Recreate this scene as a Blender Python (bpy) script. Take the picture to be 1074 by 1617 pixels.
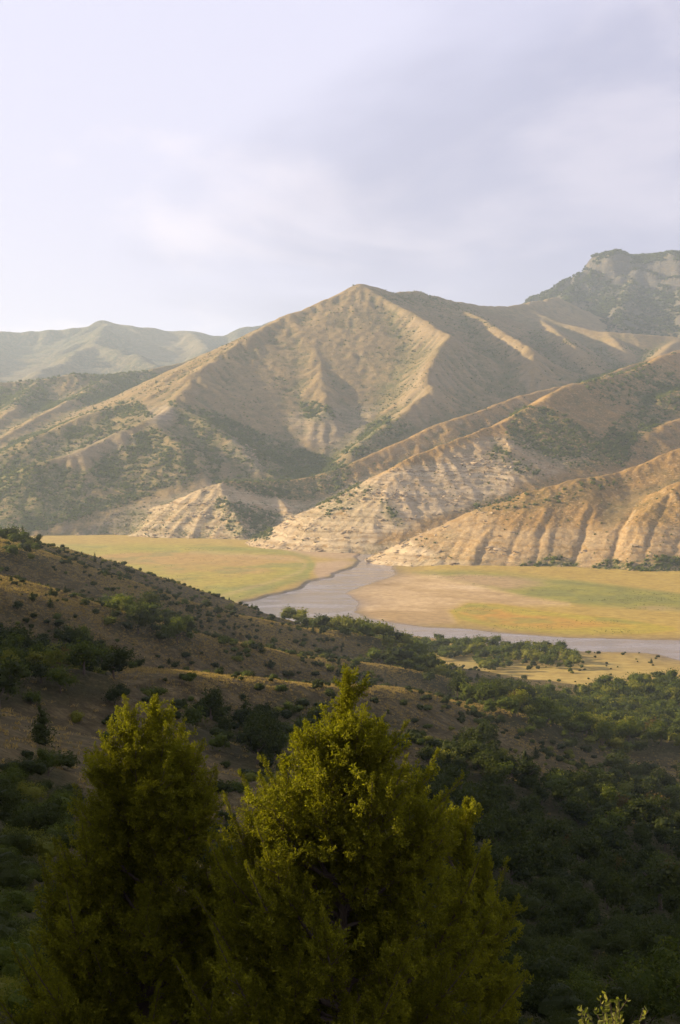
import bpy, bmesh, math, random, time
import numpy as np
from mathutils import Vector, Matrix, Euler

T0 = time.time()
SC = bpy.context.scene
COL = SC.collection
for _o in list(bpy.data.objects):
    bpy.data.objects.remove(_o)
rng = np.random.default_rng(11)
random.seed(5)

# ------------------------------------------------------------------ camera, sky, sun, exposure
FPX = 2246.0                      # focal length in photo pixels (50 mm, portrait)
CU, CV = 537.0, 808.5
PITCH = math.atan((CV - 720.0) / FPX)          # horizon at photo row 720
cam = bpy.data.cameras.new('camera')
cam.sensor_fit = 'VERTICAL'
cam.sensor_height = 36.0
cam.lens = 36.0 * FPX / 1617.0
cam.clip_start = 0.2
cam.clip_end = 60000
camo = bpy.data.objects.new('camera', cam)
COL.objects.link(camo)
camo.location = (0, 0, 0)
camo.rotation_euler = (math.pi / 2 - PITCH, 0, 0)
SC.camera = camo

SUN_AZ = math.radians(-79.0)      # from +Y (view direction), negative = left
SUN_EL = math.radians(18.5)
SUN_DIR = Vector((math.sin(SUN_AZ) * math.cos(SUN_EL), math.cos(SUN_AZ) * math.cos(SUN_EL), math.sin(SUN_EL)))
sun = bpy.data.lights.new('sun', 'SUN')
sun.energy = 5.0
sun.color = (1.0, 0.79, 0.50)
sun.angle = math.radians(0.53)
suno = bpy.data.objects.new('sun', sun)
COL.objects.link(suno)
suno.rotation_euler = SUN_DIR.to_track_quat('Z', 'Y').to_euler()

world = bpy.data.worlds.new('World')
SC.world = world
world.use_nodes = True


def build_world():
    nt = world.node_tree
    N, L = nt.nodes, nt.links
    N.clear()
    out = N.new('ShaderNodeOutputWorld')
    bg = N.new('ShaderNodeBackground')
    bg.inputs['Strength'].default_value = 0.061
    L.new(bg.outputs[0], out.inputs['Surface'])
    sky = N.new('ShaderNodeTexSky')
    sky.sky_type = 'NISHITA'
    sky.sun_disc = False
    sky.sun_elevation = SUN_EL
    sky.sun_rotation = SUN_AZ
    sky.altitude = 600
    sky.air_density = 1.0
    sky.dust_density = 2.0
    sky.ozone_density = 1.5
    # thin high overcast: a cloud layer seen on a plane above, thinning to veil
    tc = N.new('ShaderNodeTexCoord')
    sep = N.new('ShaderNodeSeparateXYZ')
    L.new(tc.outputs['Generated'], sep.inputs[0])

    def math_(op, a, b=None, clamp=False):
        n = N.new('ShaderNodeMath')
        n.operation = op
        n.use_clamp = clamp
        for i, v in enumerate((a, b)):
            if v is None:
                continue
            if isinstance(v, (int, float)):
                n.inputs[i].default_value = v
            else:
                L.new(v, n.inputs[i])
        return n.outputs[0]
    zz = math_('ADD', math_('MAXIMUM', sep.outputs[2], 0.0), 0.10)
    px = math_('DIVIDE', sep.outputs[0], zz)
    py = math_('DIVIDE', sep.outputs[1], zz)
    comb = N.new('ShaderNodeCombineXYZ')
    L.new(px, comb.inputs[0])
    L.new(py, comb.inputs[1])
    comb.inputs[2].default_value = 0.0

    def noise(scale, detail, rough, loc, stretch=(1, 1, 1), rot=0.0, dist=0.0):
        m = N.new('ShaderNodeMapping')
        m.inputs['Location'].default_value = loc
        m.inputs['Scale'].default_value = stretch
        m.inputs['Rotation'].default_value = (0, 0, rot)
        L.new(comb.outputs[0], m.inputs[0])
        n = N.new('ShaderNodeTexNoise')
        n.inputs['Scale'].default_value = scale
        n.inputs['Detail'].default_value = detail
        n.inputs['Roughness'].default_value = rough
        n.inputs['Distortion'].default_value = dist
        L.new(m.outputs[0], n.inputs[0])
        return n.outputs[0]

    def ramp(v, a, b, c=0.0, d=1.0):
        n = N.new('ShaderNodeMapRange')
        n.interpolation_type = 'SMOOTHSTEP'
        for i, x in enumerate((a, b, c, d)):
            n.inputs[i + 1].default_value = x
        L.new(v, n.inputs[0])
        return n.outputs[0]

    def mix(f, a, b):
        n = N.new('ShaderNodeMix')
        n.data_type = 'RGBA'
        for s, v in ((n.inputs[0], f), (n.inputs[6], a), (n.inputs[7], b)):
            if isinstance(v, (tuple, float)):
                s.default_value = v if isinstance(v, float) else (*v, 1)
            else:
                L.new(v, s)
        return n.outputs[2]
    big = noise(0.30, 6.0, 0.52, (CLOUD_LOC[0], CLOUD_LOC[1], 0.0), (1.0, 0.75, 1), CLOUD_ROT, 0.5)
    small = noise(1.3, 6.0, 0.55, (1.7, 8.2, 3.0), (1.0, 0.6, 1), CLOUD_ROT, 0.4)
    veil = (4.55, 4.5, 5.75)
    dark = (3.0, 3.05, 4.2)
    pink = (6.0, 5.5, 6.1)
    # the veil is a thin layer: the lower one looks, the more of it one looks through
    vf = math_('SUBTRACT', 1.0, math_('POWER', 2.718, math_('DIVIDE', -2.4, zz)))
    c0 = mix(vf, sky.outputs[0], veil)
    c1 = mix(ramp(big, 0.46, 0.60, 0.0, 1.0), c0, dark)
    c2 = mix(math_('MULTIPLY', ramp(small, 0.48, 0.66), ramp(big, 0.38, 0.60, 0.85, 0.35)), c1, pink)
    L.new(c2, bg.inputs[0])


CLOUD_LOC = (4.2, 7.72)
CLOUD_ROT = 0.3
build_world()
SC.view_settings.view_transform = 'Standard'
SC.view_settings.look = 'None'
SC.view_settings.gamma = 1.0
SC.view_settings.use_curve_mapping = False
SC.view_settings.exposure = 1.5
DENOISE = True
cy = SC.cycles
SC.render.engine = 'CYCLES'
cy.max_bounces = 5
cy.diffuse_bounces = 2
cy.glossy_bounces = 2
cy.transmission_bounces = 3
cy.transparent_max_bounces = 6
cy.volume_bounces = 0
cy.use_denoising = DENOISE
cy.use_adaptive_sampling = True
cy.adaptive_threshold = 0.004

WATER_Z = -150.0

# ------------------------------------------------------------------ numeric helpers


def P(u, v, Y):
    """photo pixel + forward distance in metres -> world point"""
    xc = (u - CU) / FPX
    yc = (CV - v) / FPX
    dy = math.cos(PITCH) + yc * math.sin(PITCH)
    dz = -math.sin(PITCH) + yc * math.cos(PITCH)
    k = Y / dy
    return (xc * k, Y, dz * k)


def PF(u, v, z=WATER_Z):
    """photo pixel on a level at height z"""
    x, y, zz = P(u, v, 1.0)
    k = z / zz
    return (x * k, k)


def to_px(x, y, z):
    d = y * math.cos(PITCH) - z * math.sin(PITCH)
    up = y * math.sin(PITCH) + z * math.cos(PITCH)
    d = np.maximum(d, 0.5)
    return CU + FPX * x / d, CV - FPX * up / d


def _hash(ix, iy, seed):
    h = (ix.astype(np.int64) * 374761393 + iy.astype(np.int64) * 668265263 + seed * 974711) & 0x7fffffff
    h = ((h ^ (h >> 13)) * 1274126177) & 0x7fffffff
    h = (h ^ (h >> 16)) & 0xffff
    return h.astype(np.float32) / 32767.5 - 1.0


def vnoise(x, y, seed=0):
    ix = np.floor(x)
    iy = np.floor(y)
    fx = (x - ix).astype(np.float32)
    fy = (y - iy).astype(np.float32)
    ix = ix.astype(np.int64)
    iy = iy.astype(np.int64)
    fx = fx * fx * fx * (fx * (fx * 6 - 15) + 10)
    fy = fy * fy * fy * (fy * (fy * 6 - 15) + 10)
    a = _hash(ix, iy, seed)
    b = _hash(ix + 1, iy, seed)
    c = _hash(ix, iy + 1, seed)
    d = _hash(ix + 1, iy + 1, seed)
    return (a + (b - a) * fx) * (1 - fy) + (c + (d - c) * fx) * fy


def fbm(x, y, wl, octs=4, seed=0, gain=0.5):
    """-1..1-ish noise with wavelength wl"""
    s = 0.0
    a = 1.0
    n = 0.0
    for k in range(octs):
        f = 2.0 ** k / wl
        s = s + a * vnoise(x * f + 17.3 * k, y * f - 9.1 * k, seed + k * 7)
        n += a
        a *= gain
    return s / n


def ridged(x, y, wl, octs=3, seed=0):
    s = 0.0
    a = 1.0
    n = 0.0
    for k in range(octs):
        f = 2.0 ** k / wl
        s = s + a * (1 - 2 * np.abs(vnoise(x * f + 5.3 * k, y * f + 3.1 * k, seed + 11 * k)))
        n += a
        a *= 0.5
    return s / n


def sstep(a, b, x):
    t = np.clip((x - a) / (b - a), 0, 1)
    return t * t * (3 - 2 * t)


def poly_sd(px, py, poly):
    """signed distance (inside positive) of points to a polygon"""
    poly = np.asarray(poly, float)
    x0, y0 = poly[-1]
    best = np.full(px.shape, 1e18)
    inside = np.zeros(px.shape, bool)
    for x1, y1 in poly:
        ex, ey = x1 - x0, y1 - y0
        wx, wy = px - x0, py - y0
        t = np.clip((wx * ex + wy * ey) / (ex * ex + ey * ey + 1e-12), 0, 1)
        d = (wx - ex * t) ** 2 + (wy - ey * t) ** 2
        best = np.minimum(best, d)
        c = ((y0 > py) != (y1 > py))
        with np.errstate(divide='ignore', invalid='ignore'):
            xi = (x1 - x0) * (py - y0) / (y1 - y0 + 1e-12) + x0
        inside ^= c & (px < xi)
        x0, y0 = x1, y1
    d = np.sqrt(best)
    return np.where(inside, d, -d)


def zone(u, v, polys, soft=6.0):
    """max over soft photo-space polygons [(weight, poly), ...]"""
    out = np.zeros(u.shape)
    for w, poly in polys:
        p = np.asarray(poly, float)
        m = (u > p[:, 0].min() - soft) & (u < p[:, 0].max() + soft) & (v > p[:, 1].min() - soft) & (v < p[:, 1].max() + soft)
        if not m.any():
            continue
        sd = poly_sd(u[m], v[m], p)
        out[m] = np.maximum(out[m], w * sstep(-soft, soft, sd))
    return out


def blur(h, s):
    r = int(3 * s) + 1
    k = np.exp(-0.5 * (np.arange(-r, r + 1) / s) ** 2)
    k /= k.sum()
    for ax in (0, 1):
        p = np.pad(h, [(r, r) if a == ax else (0, 0) for a in (0, 1)], mode='edge')
        o = np.zeros_like(h)
        for i, kk in enumerate(k):
            o += kk * (p[i:i + h.shape[0], :] if ax == 0 else p[:, i:i + h.shape[1]])
        h = o
    return h


def erode(h, cell, n_batch, n_drop, steps, rate=0.3, seed=3, inertia=0.25, cap=5.0, floor=-150.0):
    """droplet erosion, many droplets at once"""
    r = np.random.default_rng(seed)
    H, W = h.shape
    h = h / cell
    fl = floor / cell
    for b in range(n_batch):
        px = r.uniform(2, W - 3, n_drop)
        py = r.uniform(2, H - 3, n_drop)
        dx = np.zeros(n_drop)
        dy = np.zeros(n_drop)
        sp = np.ones(n_drop)
        wat = np.ones(n_drop)
        sed = np.zeros(n_drop)
        delta = np.zeros(H * W)
        hf = h.ravel()
        alive = np.ones(n_drop, bool)
        for s in range(steps):
            ix = px.astype(np.int64)
            iy = py.astype(np.int64)
            fx = px - ix
            fy = py - iy
            i00 = iy * W + ix
            a, bb, c, d = hf[i00], hf[i00 + 1], hf[i00 + W], hf[i00 + W + 1]
            gx = (bb - a) * (1 - fy) + (d - c) * fy
            gy = (c - a) * (1 - fx) + (d - bb) * fx
            z = (a * (1 - fx) + bb * fx) * (1 - fy) + (c * (1 - fx) + d * fx) * fy
            dx = dx * inertia - gx * (1 - inertia)
            dy = dy * inertia - gy * (1 - inertia)
            l = np.sqrt(dx * dx + dy * dy) + 1e-9
            dx /= l
            dy /= l
            nx = np.clip(px + dx, 1, W - 3)
            ny = np.clip(py + dy, 1, H - 3)
            jx = nx.astype(np.int64)
            jy = ny.astype(np.int64)
            gx2 = nx - jx
            gy2 = ny - jy
            j = jy * W + jx
            z2 = (hf[j] * (1 - gx2) + hf[j + 1] * gx2) * (1 - gy2) + (hf[j + W] * (1 - gx2) + hf[j + W + 1] * gx2) * gy2
            dh = z2 - z
            C = np.maximum(-dh, 0.01) * sp * wat * cap
            dep = np.where(dh > 0, np.minimum(dh, sed), np.maximum(sed - C, 0) * 0.25)
            ero = np.where(dh > 0, 0.0, np.minimum(np.maximum(C - sed, 0) * rate, -dh))
            amt = np.where(alive, dep - ero, 0.0)
            sed = sed + ero - dep
            for off, w in ((0, (1 - fx) * (1 - fy)), (1, fx * (1 - fy)), (W, (1 - fx) * fy), (W + 1, fx * fy)):
                delta += np.bincount(i00 + off, weights=amt * w, minlength=H * W)
            sp = np.sqrt(np.maximum(sp * sp - dh * 2.0, 0.05))
            sp = np.minimum(sp, 4.0)
            wat *= 0.985
            alive &= z2 > fl
            px, py = nx, ny
        dm = blur(delta.reshape(H, W), 0.8)
        h = h + np.clip(dm, -0.5, 0.35)
    return h * cell


def ridge_field(ridges, x0, x1, y0, y1, cell, base=-175.0, warp=8.0, seed=1):
    """height = highest of all ridge slopes; owner = which ridge made it"""
    nx = int((x1 - x0) / cell) + 1
    ny = int((y1 - y0) / cell) + 1
    gx = x0 + np.arange(nx) * cell
    gy = y0 + np.arange(ny) * cell
    X, Y = np.meshgrid(gx, gy)
    WX = X + warp * fbm(X, Y, 160, 3, seed) + 0.35 * warp * fbm(X, Y, 40, 2, seed + 50)
    WY = Y + warp * fbm(X, Y, 160, 3, seed + 20) + 0.35 * warp * fbm(X, Y, 40, 2, seed + 70)
    Hh = np.full(X.shape, base, float)
    own = np.zeros(X.shape, np.int16)
    for oid, pts, sa, sb, pw in ridges:
        w = [P(*p[:3]) for p in pts]
        for (ax, ay, az), (bx, by, bz) in zip(w[:-1], w[1:]):
            s = min(sa, sb)
            R = (max(az, bz) - base) / s * 1.1 + 40
            i0 = max(0, int((min(ax, bx) - R - x0) / cell))
            i1 = min(nx, int((max(ax, bx) + R - x0) / cell) + 2)
            j0 = max(0, int((min(ay, by) - R - y0) / cell))
            j1 = min(ny, int((max(ay, by) + R - y0) / cell) + 2)
            if i1 <= i0 or j1 <= j0:
                continue
            xx = WX[j0:j1, i0:i1]
            yy = WY[j0:j1, i0:i1]
            ex, ey = bx - ax, by - ay
            L2 = ex * ex + ey * ey
            t = np.clip(((xx - ax) * ex + (yy - ay) * ey) / L2, 0, 1)
            qx = xx - (ax + ex * t)
            qy = yy - (ay + ey * t)
            d = np.sqrt(qx * qx + qy * qy)
            # front = towards the camera and away from it, blended by the direction of the offset
            cs = -qy / (d + 1e-6)
            sl = sb + (sa - sb) * (0.5 + 0.5 * np.clip(cs * 1.6, -1, 1))
            rel = 60.0
            dd = d * sl
            if pw != 1.0:
                dd = rel * (np.power(dd / rel + 1.0, pw) - 1.0) / pw
            hh = az + (bz - az) * t - dd
            sub = Hh[j0:j1, i0:i1]
            m = hh > sub
            sub[m] = hh[m]
            own[j0:j1, i0:i1][m] = oid
    return X, Y, Hh, own


class Field:
    def __init__(s, h, x0, y0, cell):
        s.h, s.x0, s.y0, s.c = h, x0, y0, cell

    def at(s, x, y):
        """cubic B-spline lookup"""
        H, W = s.h.shape
        fx = np.clip((x - s.x0) / s.c, 1.001, W - 3.001)
        fy = np.clip((y - s.y0) / s.c, 1.001, H - 3.001)
        ix = fx.astype(np.int64)
        iy = fy.astype(np.int64)
        tx = fx - ix
        ty = fy - iy

        def wts(t):
            return ((1 - t) ** 3 / 6, (3 * t ** 3 - 6 * t ** 2 + 4) / 6, (-3 * t ** 3 + 3 * t ** 2 + 3 * t + 1) / 6, t ** 3 / 6)
        wx = wts(tx)
        wy = wts(ty)
        o = np.zeros(x.shape)
        for j in range(4):
            for i in range(4):
                o += wy[j] * wx[i] * s.h[iy + j - 1, ix + i - 1]
        return o

    def near(s, x, y, arr):
        H, W = arr.shape
        ix = np.clip(np.rint((x - s.x0) / s.c).astype(int), 0, W - 1)
        iy = np.clip(np.rint((y - s.y0) / s.c).astype(int), 0, H - 1)
        return arr[iy, ix]


def link_mesh(name, verts, faces, mat=None, attrs=None, parent=None, smooth=True, cols=None):
    """numpy verts (n,3), faces (m,3|4) -> linked object"""
    me = bpy.data.meshes.new(name)
    verts = np.asarray(verts, np.float32)
    faces = np.asarray(faces, np.int32)
    k = faces.shape[1] if faces.size else 3
    me.vertices.add(len(verts))
    me.vertices.foreach_set('co', verts.ravel())
    if faces.size:
        me.loops.add(faces.size)
        me.loops.foreach_set('vertex_index', faces.ravel())
        me.polygons.add(len(faces))
        me.polygons.foreach_set('loop_start', np.arange(0, faces.size, k, dtype=np.int32))
    me.update(calc_edges=True)
    if faces.size and smooth:
        me.polygons.foreach_set('use_smooth', np.ones(len(faces), bool))
    for n, a in (attrs or {}).items():
        at = me.attributes.new(n, 'FLOAT', 'POINT')
        at.data.foreach_set('value', np.asarray(a, np.float32))
    for n, a in (cols or {}).items():
        at = me.attributes.new(n, 'FLOAT_COLOR', 'POINT')
        c4 = np.ones((len(verts), 4), np.float32)
        c4[:, :3] = a
        at.data.foreach_set('color', c4.ravel())
    if mat:
        me.materials.append(mat)
    o = bpy.data.objects.new(name, me)
    COL.objects.link(o)
    if parent is not None:
        o.parent = parent
    return o


def tag(o, label=None, cat=None, group=None, kind=None):
    for k, v in (('label', label), ('category', cat), ('group', group), ('kind', kind)):
        if v:
            o[k] = v
    return o


def grid_faces(nr, nc):
    i = np.arange(nr * nc).reshape(nr, nc)
    return np.stack([i[:-1, :-1], i[:-1, 1:], i[1:, 1:], i[1:, :-1]], -1).reshape(-1, 4)


def sub_mesh(verts, faces, sel):
    f = faces[sel]
    used, inv = np.unique(f, return_inverse=True)
    return used, inv.reshape(f.shape)


# ------------------------------------------------------------------ materials
def new_mat(name):
    m = bpy.data.materials.new(name)
    m.use_nodes = True
    nt = m.node_tree
    b = nt.nodes['Principled BSDF']
    return m, nt, b


class NT:
    """small node-building helper"""

    def __init__(s, nt):
        s.nt, s.N, s.L = nt, nt.nodes, nt.links

    def put(s, sock, v):
        if isinstance(v, (int, float)):
            sock.default_value = v
        elif isinstance(v, tuple):
            sock.default_value = v if len(v) == len(sock.default_value) else (*v, 1)
        else:
            s.L.new(v, sock)

    def math(s, op, a, b=0.0, clamp=False):
        n = s.N.new('ShaderNodeMath')
        n.operation = op
        n.use_clamp = clamp
        s.put(n.inputs[0], a)
        s.put(n.inputs[1], b)
        return n.outputs[0]

    def mix(s, f, a, b, mode='MIX'):
        n = s.N.new('ShaderNodeMix')
        n.data_type = 'RGBA'
        n.blend_type = mode
        s.put(n.inputs[0], f)
        s.put(n.inputs[6], a)
        s.put(n.inputs[7], b)
        return n.outputs[2]

    def noise(s, vec, scale, detail=4.0, rough=0.5, dist=0.0):
        n = s.N.new('ShaderNodeTexNoise')
        n.inputs['Scale'].default_value = scale
        n.inputs['Detail'].default_value = detail
        n.inputs['Roughness'].default_value = rough
        n.inputs['Distortion'].default_value = dist
        if vec is not None:
            s.L.new(vec, n.inputs[0])
        return n.outputs[0]

    def attr(s, name):
        n = s.N.new('ShaderNodeAttribute')
        n.attribute_name = name
        return n

    def remap(s, v, a, b, c=0.0, d=1.0, smooth=True):
        n = s.N.new('ShaderNodeMapRange')
        n.interpolation_type = 'SMOOTHSTEP' if smooth else 'LINEAR'
        for i, x in enumerate((a, b, c, d)):
            n.inputs[i + 1].default_value = x
        s.put(n.inputs[0], v)
        return n.outputs[0]

    def mapping(s, vec, scale=(1, 1, 1), rot=(0, 0, 0), loc=(0, 0, 0)):
        n = s.N.new('ShaderNodeMapping')
        n.inputs['Scale'].default_value = scale
        n.inputs['Rotation'].default_value = rot
        n.inputs['Location'].default_value = loc
        s.L.new(vec, n.inputs[0])
        return n.outputs[0]

    def bump(s, h, dist, strength=1.0):
        n = s.N.new('ShaderNodeBump')
        n.inputs['Distance'].default_value = dist
        n.inputs['Strength'].default_value = strength
        s.put(n.inputs['Height'], h)
        return n.outputs[0]

    def pos(s):
        return s.N.new('ShaderNodeNewGeometry').outputs['Position']


def slope_material(name, grass, grass2, rock, rock2, scrub, bump_d=1.0):
    """dry grass slopes with exposed rock beds and thin scrub, driven by point attributes"""
    grass, grass2, rock, rock2 = [tuple(c * 0.8 for c in q) for q in (grass, grass2, rock, rock2)]
    m, nt, b = new_mat(name)
    g = NT(nt)
    pos = g.pos()
    n1 = g.noise(pos, 0.006, 6, 0.6)
    n2 = g.noise(pos, 0.05, 6, 0.65)
    n3 = g.noise(pos, 0.25, 3, 0.6)
    col = g.mix(g.remap(n1, 0.38, 0.62), grass, grass2)
    col = g.mix(g.remap(n2, 0.40, 0.68, 0.0, 0.6), col, tuple(c * 0.55 for c in grass))
    col = g.mix(g.remap(n3, 0.52, 0.68, 0.0, 0.55), col, (0.10, 0.085, 0.045))
    col = g.mix(g.remap(n3, 0.46, 0.32, 0.0, 0.45), col, rock)
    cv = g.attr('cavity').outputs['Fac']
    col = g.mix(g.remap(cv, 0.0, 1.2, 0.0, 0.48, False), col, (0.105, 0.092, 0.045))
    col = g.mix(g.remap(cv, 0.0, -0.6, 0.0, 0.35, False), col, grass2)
    # rock beds: bands in height with a slight dip, broken by noise
    sep = g.N.new('ShaderNodeSeparateXYZ')
    g.L.new(g.mapping(pos, rot=(math.radians(2.0), math.radians(-3.0), 0)), sep.inputs[0])
    zb = g.math('ADD', sep.outputs[2], g.math('ADD', g.math('MULTIPLY', n2, 16.0), g.math('MULTIPLY', n1, 30.0)))
    comb = g.N.new('ShaderNodeCombineXYZ')
    g.L.new(zb, comb.inputs[2])
    band = g.noise(comb.outputs[0], 0.16, 5, 0.7)
    rk = g.mix(g.remap(band, 0.36, 0.62), rock2, rock)
    rmask = g.math('MULTIPLY', g.attr('rock').outputs['Fac'], g.remap(g.math('ADD', g.math('MULTIPLY', n2, 0.55), g.math('MULTIPLY', band, 0.45)), 0.33, 0.52), True)
    col = g.mix(rmask, col, rk)
    smask = g.math('MULTIPLY', g.attr('scrub').outputs['Fac'], g.remap(g.math('ADD', g.math('MULTIPLY', n3, 0.5), g.math('MULTIPLY', n2, 0.5)), 0.38, 0.58), True)
    col = g.mix(smask, col, scrub)
    g.put(b.inputs['Base Color'], col)
    b.inputs['Roughness'].default_value = 0.95
    b.inputs['Specular IOR Level'].default_value = 0.1
    hgt = g.math('ADD', g.math('MULTIPLY', n2, 3.0), g.math('ADD', g.math('MULTIPLY', n3, 0.8), g.math('MULTIPLY', g.math('MULTIPLY', band, g.attr('rock').outputs['Fac']), 4.0)))
    g.put(b.inputs['Normal'], g.bump(hgt, bump_d))
    return m


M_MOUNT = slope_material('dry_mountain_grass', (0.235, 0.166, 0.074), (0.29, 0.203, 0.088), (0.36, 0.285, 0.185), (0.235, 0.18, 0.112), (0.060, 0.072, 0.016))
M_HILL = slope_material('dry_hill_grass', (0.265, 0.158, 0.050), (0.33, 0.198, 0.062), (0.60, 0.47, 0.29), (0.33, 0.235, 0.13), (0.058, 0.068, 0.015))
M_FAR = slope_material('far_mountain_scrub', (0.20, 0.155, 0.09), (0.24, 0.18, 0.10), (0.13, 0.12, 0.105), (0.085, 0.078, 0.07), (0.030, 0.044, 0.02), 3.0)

print('helpers', round(time.time() - T0, 1))
# ------------------------------------------------------------------ mountains and hills beyond the river
# owner ids: 1 mountain, 2 saddle ridge, 3 scrub ridge/left foothill, 4 middle hill, 5 front hill, 6 wooded hills left
R = []


def ridge(oid, pts, front=0.55, back=0.55, pw=1.0):
    R.append((oid, pts, front, back, pw))


# main mountain
ridge(1, [(570, 442, 4300), (520, 464, 4200), (455, 489, 4080), (400, 516, 3930), (350, 548, 3750), (310, 580, 3550), (288, 610, 3400), (262, 640, 3230), (242, 660, 3130)], 0.50, 0.5)
ridge(1, [(570, 442, 4300), (620, 470, 4130), (655, 488, 4000), (711, 517, 3750), (690, 546, 3620), (675, 590, 3450), (684, 602, 3400), (640, 640, 3280), (588, 674, 3170), (548, 708, 3060)], 0.92, 0.55)
ridge(1, [(455, 489, 4080), (477, 513, 3960), (500, 543, 3830), (501, 566, 3720), (508, 590, 3600), (515, 640, 3400)], 0.58, 0.62)
ridge(1, [(570, 442, 4300), (618, 455, 4420), (660, 454, 4520), (700, 466, 4640), (740, 472, 4800), (772, 479, 5000), (830, 474, 5400), (880, 465, 5800)], 0.5, 0.5)
ridge(1, [(700, 466, 4640), (763, 495, 4280), (800, 521, 4020), (838, 541, 3840), (850, 572, 3700)], 0.72, 0.55)
ridge(1, [(640, 462, 4450), (692, 500, 4180), (742, 545, 3900), (775, 595, 3680)], 0.7, 0.55)
# lower spurs of the mountain
ridge(1, [(242, 660, 3130), (200, 690, 3070), (170, 722, 3030), (140, 748, 3000), (100, 790, 2985), (60, 838, 2960)], 0.5, 0.5)
ridge(1, [(242, 660, 3130), (285, 690, 3000), (300, 720, 2950), (305, 750, 2890)], 0.5, 0.5)
ridge(1, [(275, 628, 3300), (330, 655, 3180), (375, 690, 3060), (410, 725, 2960)], 0.55, 0.55)
ridge(1, [(350, 548, 3750), (287, 574, 3700), (208, 625, 3480), (130, 648, 3380), (48, 684, 3230), (-30, 725, 3100), (-150, 775, 2950)], 0.48, 0.5)
ridge(1, [(262, 640, 3230), (200, 668, 3090), (120, 705, 2950), (60, 722, 2890), (0, 746, 2900), (-70, 790, 2850), (-150, 835, 2800)], 0.5, 0.5)
# saddle ridge between the mountain and the table mountain
ridge(2, [(830, 480, 5300), (880, 505, 5050), (942, 518, 4900), (990, 521, 4850), (1074, 528, 4900), (1300, 520, 4900)], 0.48, 0.35)
ridge(2, [(853, 498, 5100), (882, 518, 4520), (916, 547, 4180), (945, 578, 3960)], 0.7, 0.55)
ridge(2, [(960, 520, 4870), (985, 548, 4550), (1000, 570, 4350)], 0.5, 0.5)
ridge(2, [(1074, 530, 4880), (1031, 562, 4250), (992, 584, 4000), (960, 600, 3850)], 0.5, 0.5)
ridge(2, [(1200, 520, 4900), (1110, 545, 4300), (1074, 556, 4000)], 0.5, 0.5)
# scrubby ridge falling to the foothill by the plain
ridge(3, [(1074, 548, 4150), (985, 577, 3850), (930, 600, 3640), (880, 607, 3500), (820, 622, 3350), (760, 645, 3210), (700, 665, 3110), (650, 689, 3030), (590, 711, 2960), (545, 730, 2900), (480, 750, 2840), (420, 755, 2790), (350, 757, 2725), (325, 765, 2715)], 0.55, 0.5)
ridge(3, [(325, 765, 2715), (258, 790, 2735), (186, 807, 2770), (121, 828, 2790), (95, 842, 2800)], 0.62, 0.5)
ridge(3, [(345, 759, 2720), (372, 800, 2610), (402, 845, 2500)], 0.62, 0.8)
ridge(3, [(290, 780, 2720), (268, 815, 2640), (255, 850, 2560)], 0.62, 0.62)
ridge(3, [(420, 755, 2790), (455, 795, 2680), (480, 825, 2590)], 0.6, 0.6)
# middle hill with the striped rock nose
ridge(4, [(1120, 540, 3800), (1074, 553, 3650), (1039, 562, 3480), (985, 585, 3240), (945, 596, 3090), (897, 607, 2940), (853, 629, 2810), (823, 646, 2740), (786, 663, 2670), (740, 680, 2600), (692, 700, 2530), (640, 722, 2460), (618, 737, 2420)], 0.50, 0.55)
ridge(4, [(618, 737, 2420), (600, 774, 2350), (587, 804, 2300), (574, 849, 2245), (573, 868, 2228)], 0.62, 0.85)
ridge(4, [(618, 737, 2420), (566, 763, 2400), (510, 789, 2395), (454, 815, 2400), (410, 841, 2410), (398, 855, 2412)], 0.80, 0.7)
ridge(4, [(786, 663, 2670), (800, 700, 2560), (805, 745, 2450)], 0.5, 0.5)
ridge(4, [(1190, 600, 3150), (1074, 612, 3080), (1046, 627, 3020), (1020, 650, 2930)], 0.5, 0.5)
ridge(4, [(1250, 610, 3050), (1150, 635, 2950), (1074, 655, 2860), (1020, 677, 2760), (982, 698, 2690), (955, 722, 2620)], 0.5, 0.5)
# front hill on the right
ridge(5, [(1400, 640, 2350), (1250, 660, 2280), (1130, 690, 2220), (1074, 703, 2190), (1020, 726, 2150), (972, 745, 2120), (935, 748, 2100), (897, 754, 2080), (868, 762, 2070), (834, 770, 2060), (797, 785, 2055), (748, 800, 2055), (711, 819, 2065), (674, 834, 2080), (630, 860, 2110), (600, 876, 2140)], 0.46, 0.55, 0.94)
ridge(5, [(1250, 735, 2060), (1120, 742, 2030), (1074, 757, 2010), (1046, 779, 1975), (1009, 806, 1930), (990, 850, 1875)], 0.5, 0.5)
ridge(5, [(868, 762, 2070), (862, 800, 1985), (858, 850, 1900)], 0.55, 0.5)
ridge(5, [(935, 748, 2100), (930, 800, 1975), (915, 860, 1880)], 0.55, 0.5)
ridge(5, [(797, 785, 2055), (775, 830, 1960), (745, 880, 1870)], 0.55, 0.5)
ridge(5, [(748, 800, 2055), (715, 850, 1960), (690, 890, 1880)], 0.55, 0.5)
ridge(5, [(711, 819, 2065), (660, 862, 2010), (635, 886, 1960)], 0.6, 0.6)
# wooded hills on the left behind the mountain's flank
ridge(6, [(-300, 640, 3900), (-150, 620, 4150), (-60, 610, 4300), (0, 601, 4400), (60, 597, 4450), (110, 588, 4500), (170, 589, 4600), (230, 582, 4700), (290, 569, 4900), (350, 545, 5200)], 0.42, 0.45)
ridge(6, [(60, 597, 4450), (20, 640, 4050), (-30, 680, 3750)], 0.45, 0.45)
ridge(6, [(170, 589, 4600), (130, 620, 4200), (60, 655, 3850), (0, 690, 3600)], 0.45, 0.45)
ridge(6, [(-150, 620, 4150), (-200, 680, 3600), (-260, 760, 3100)], 0.45, 0.45)

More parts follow.
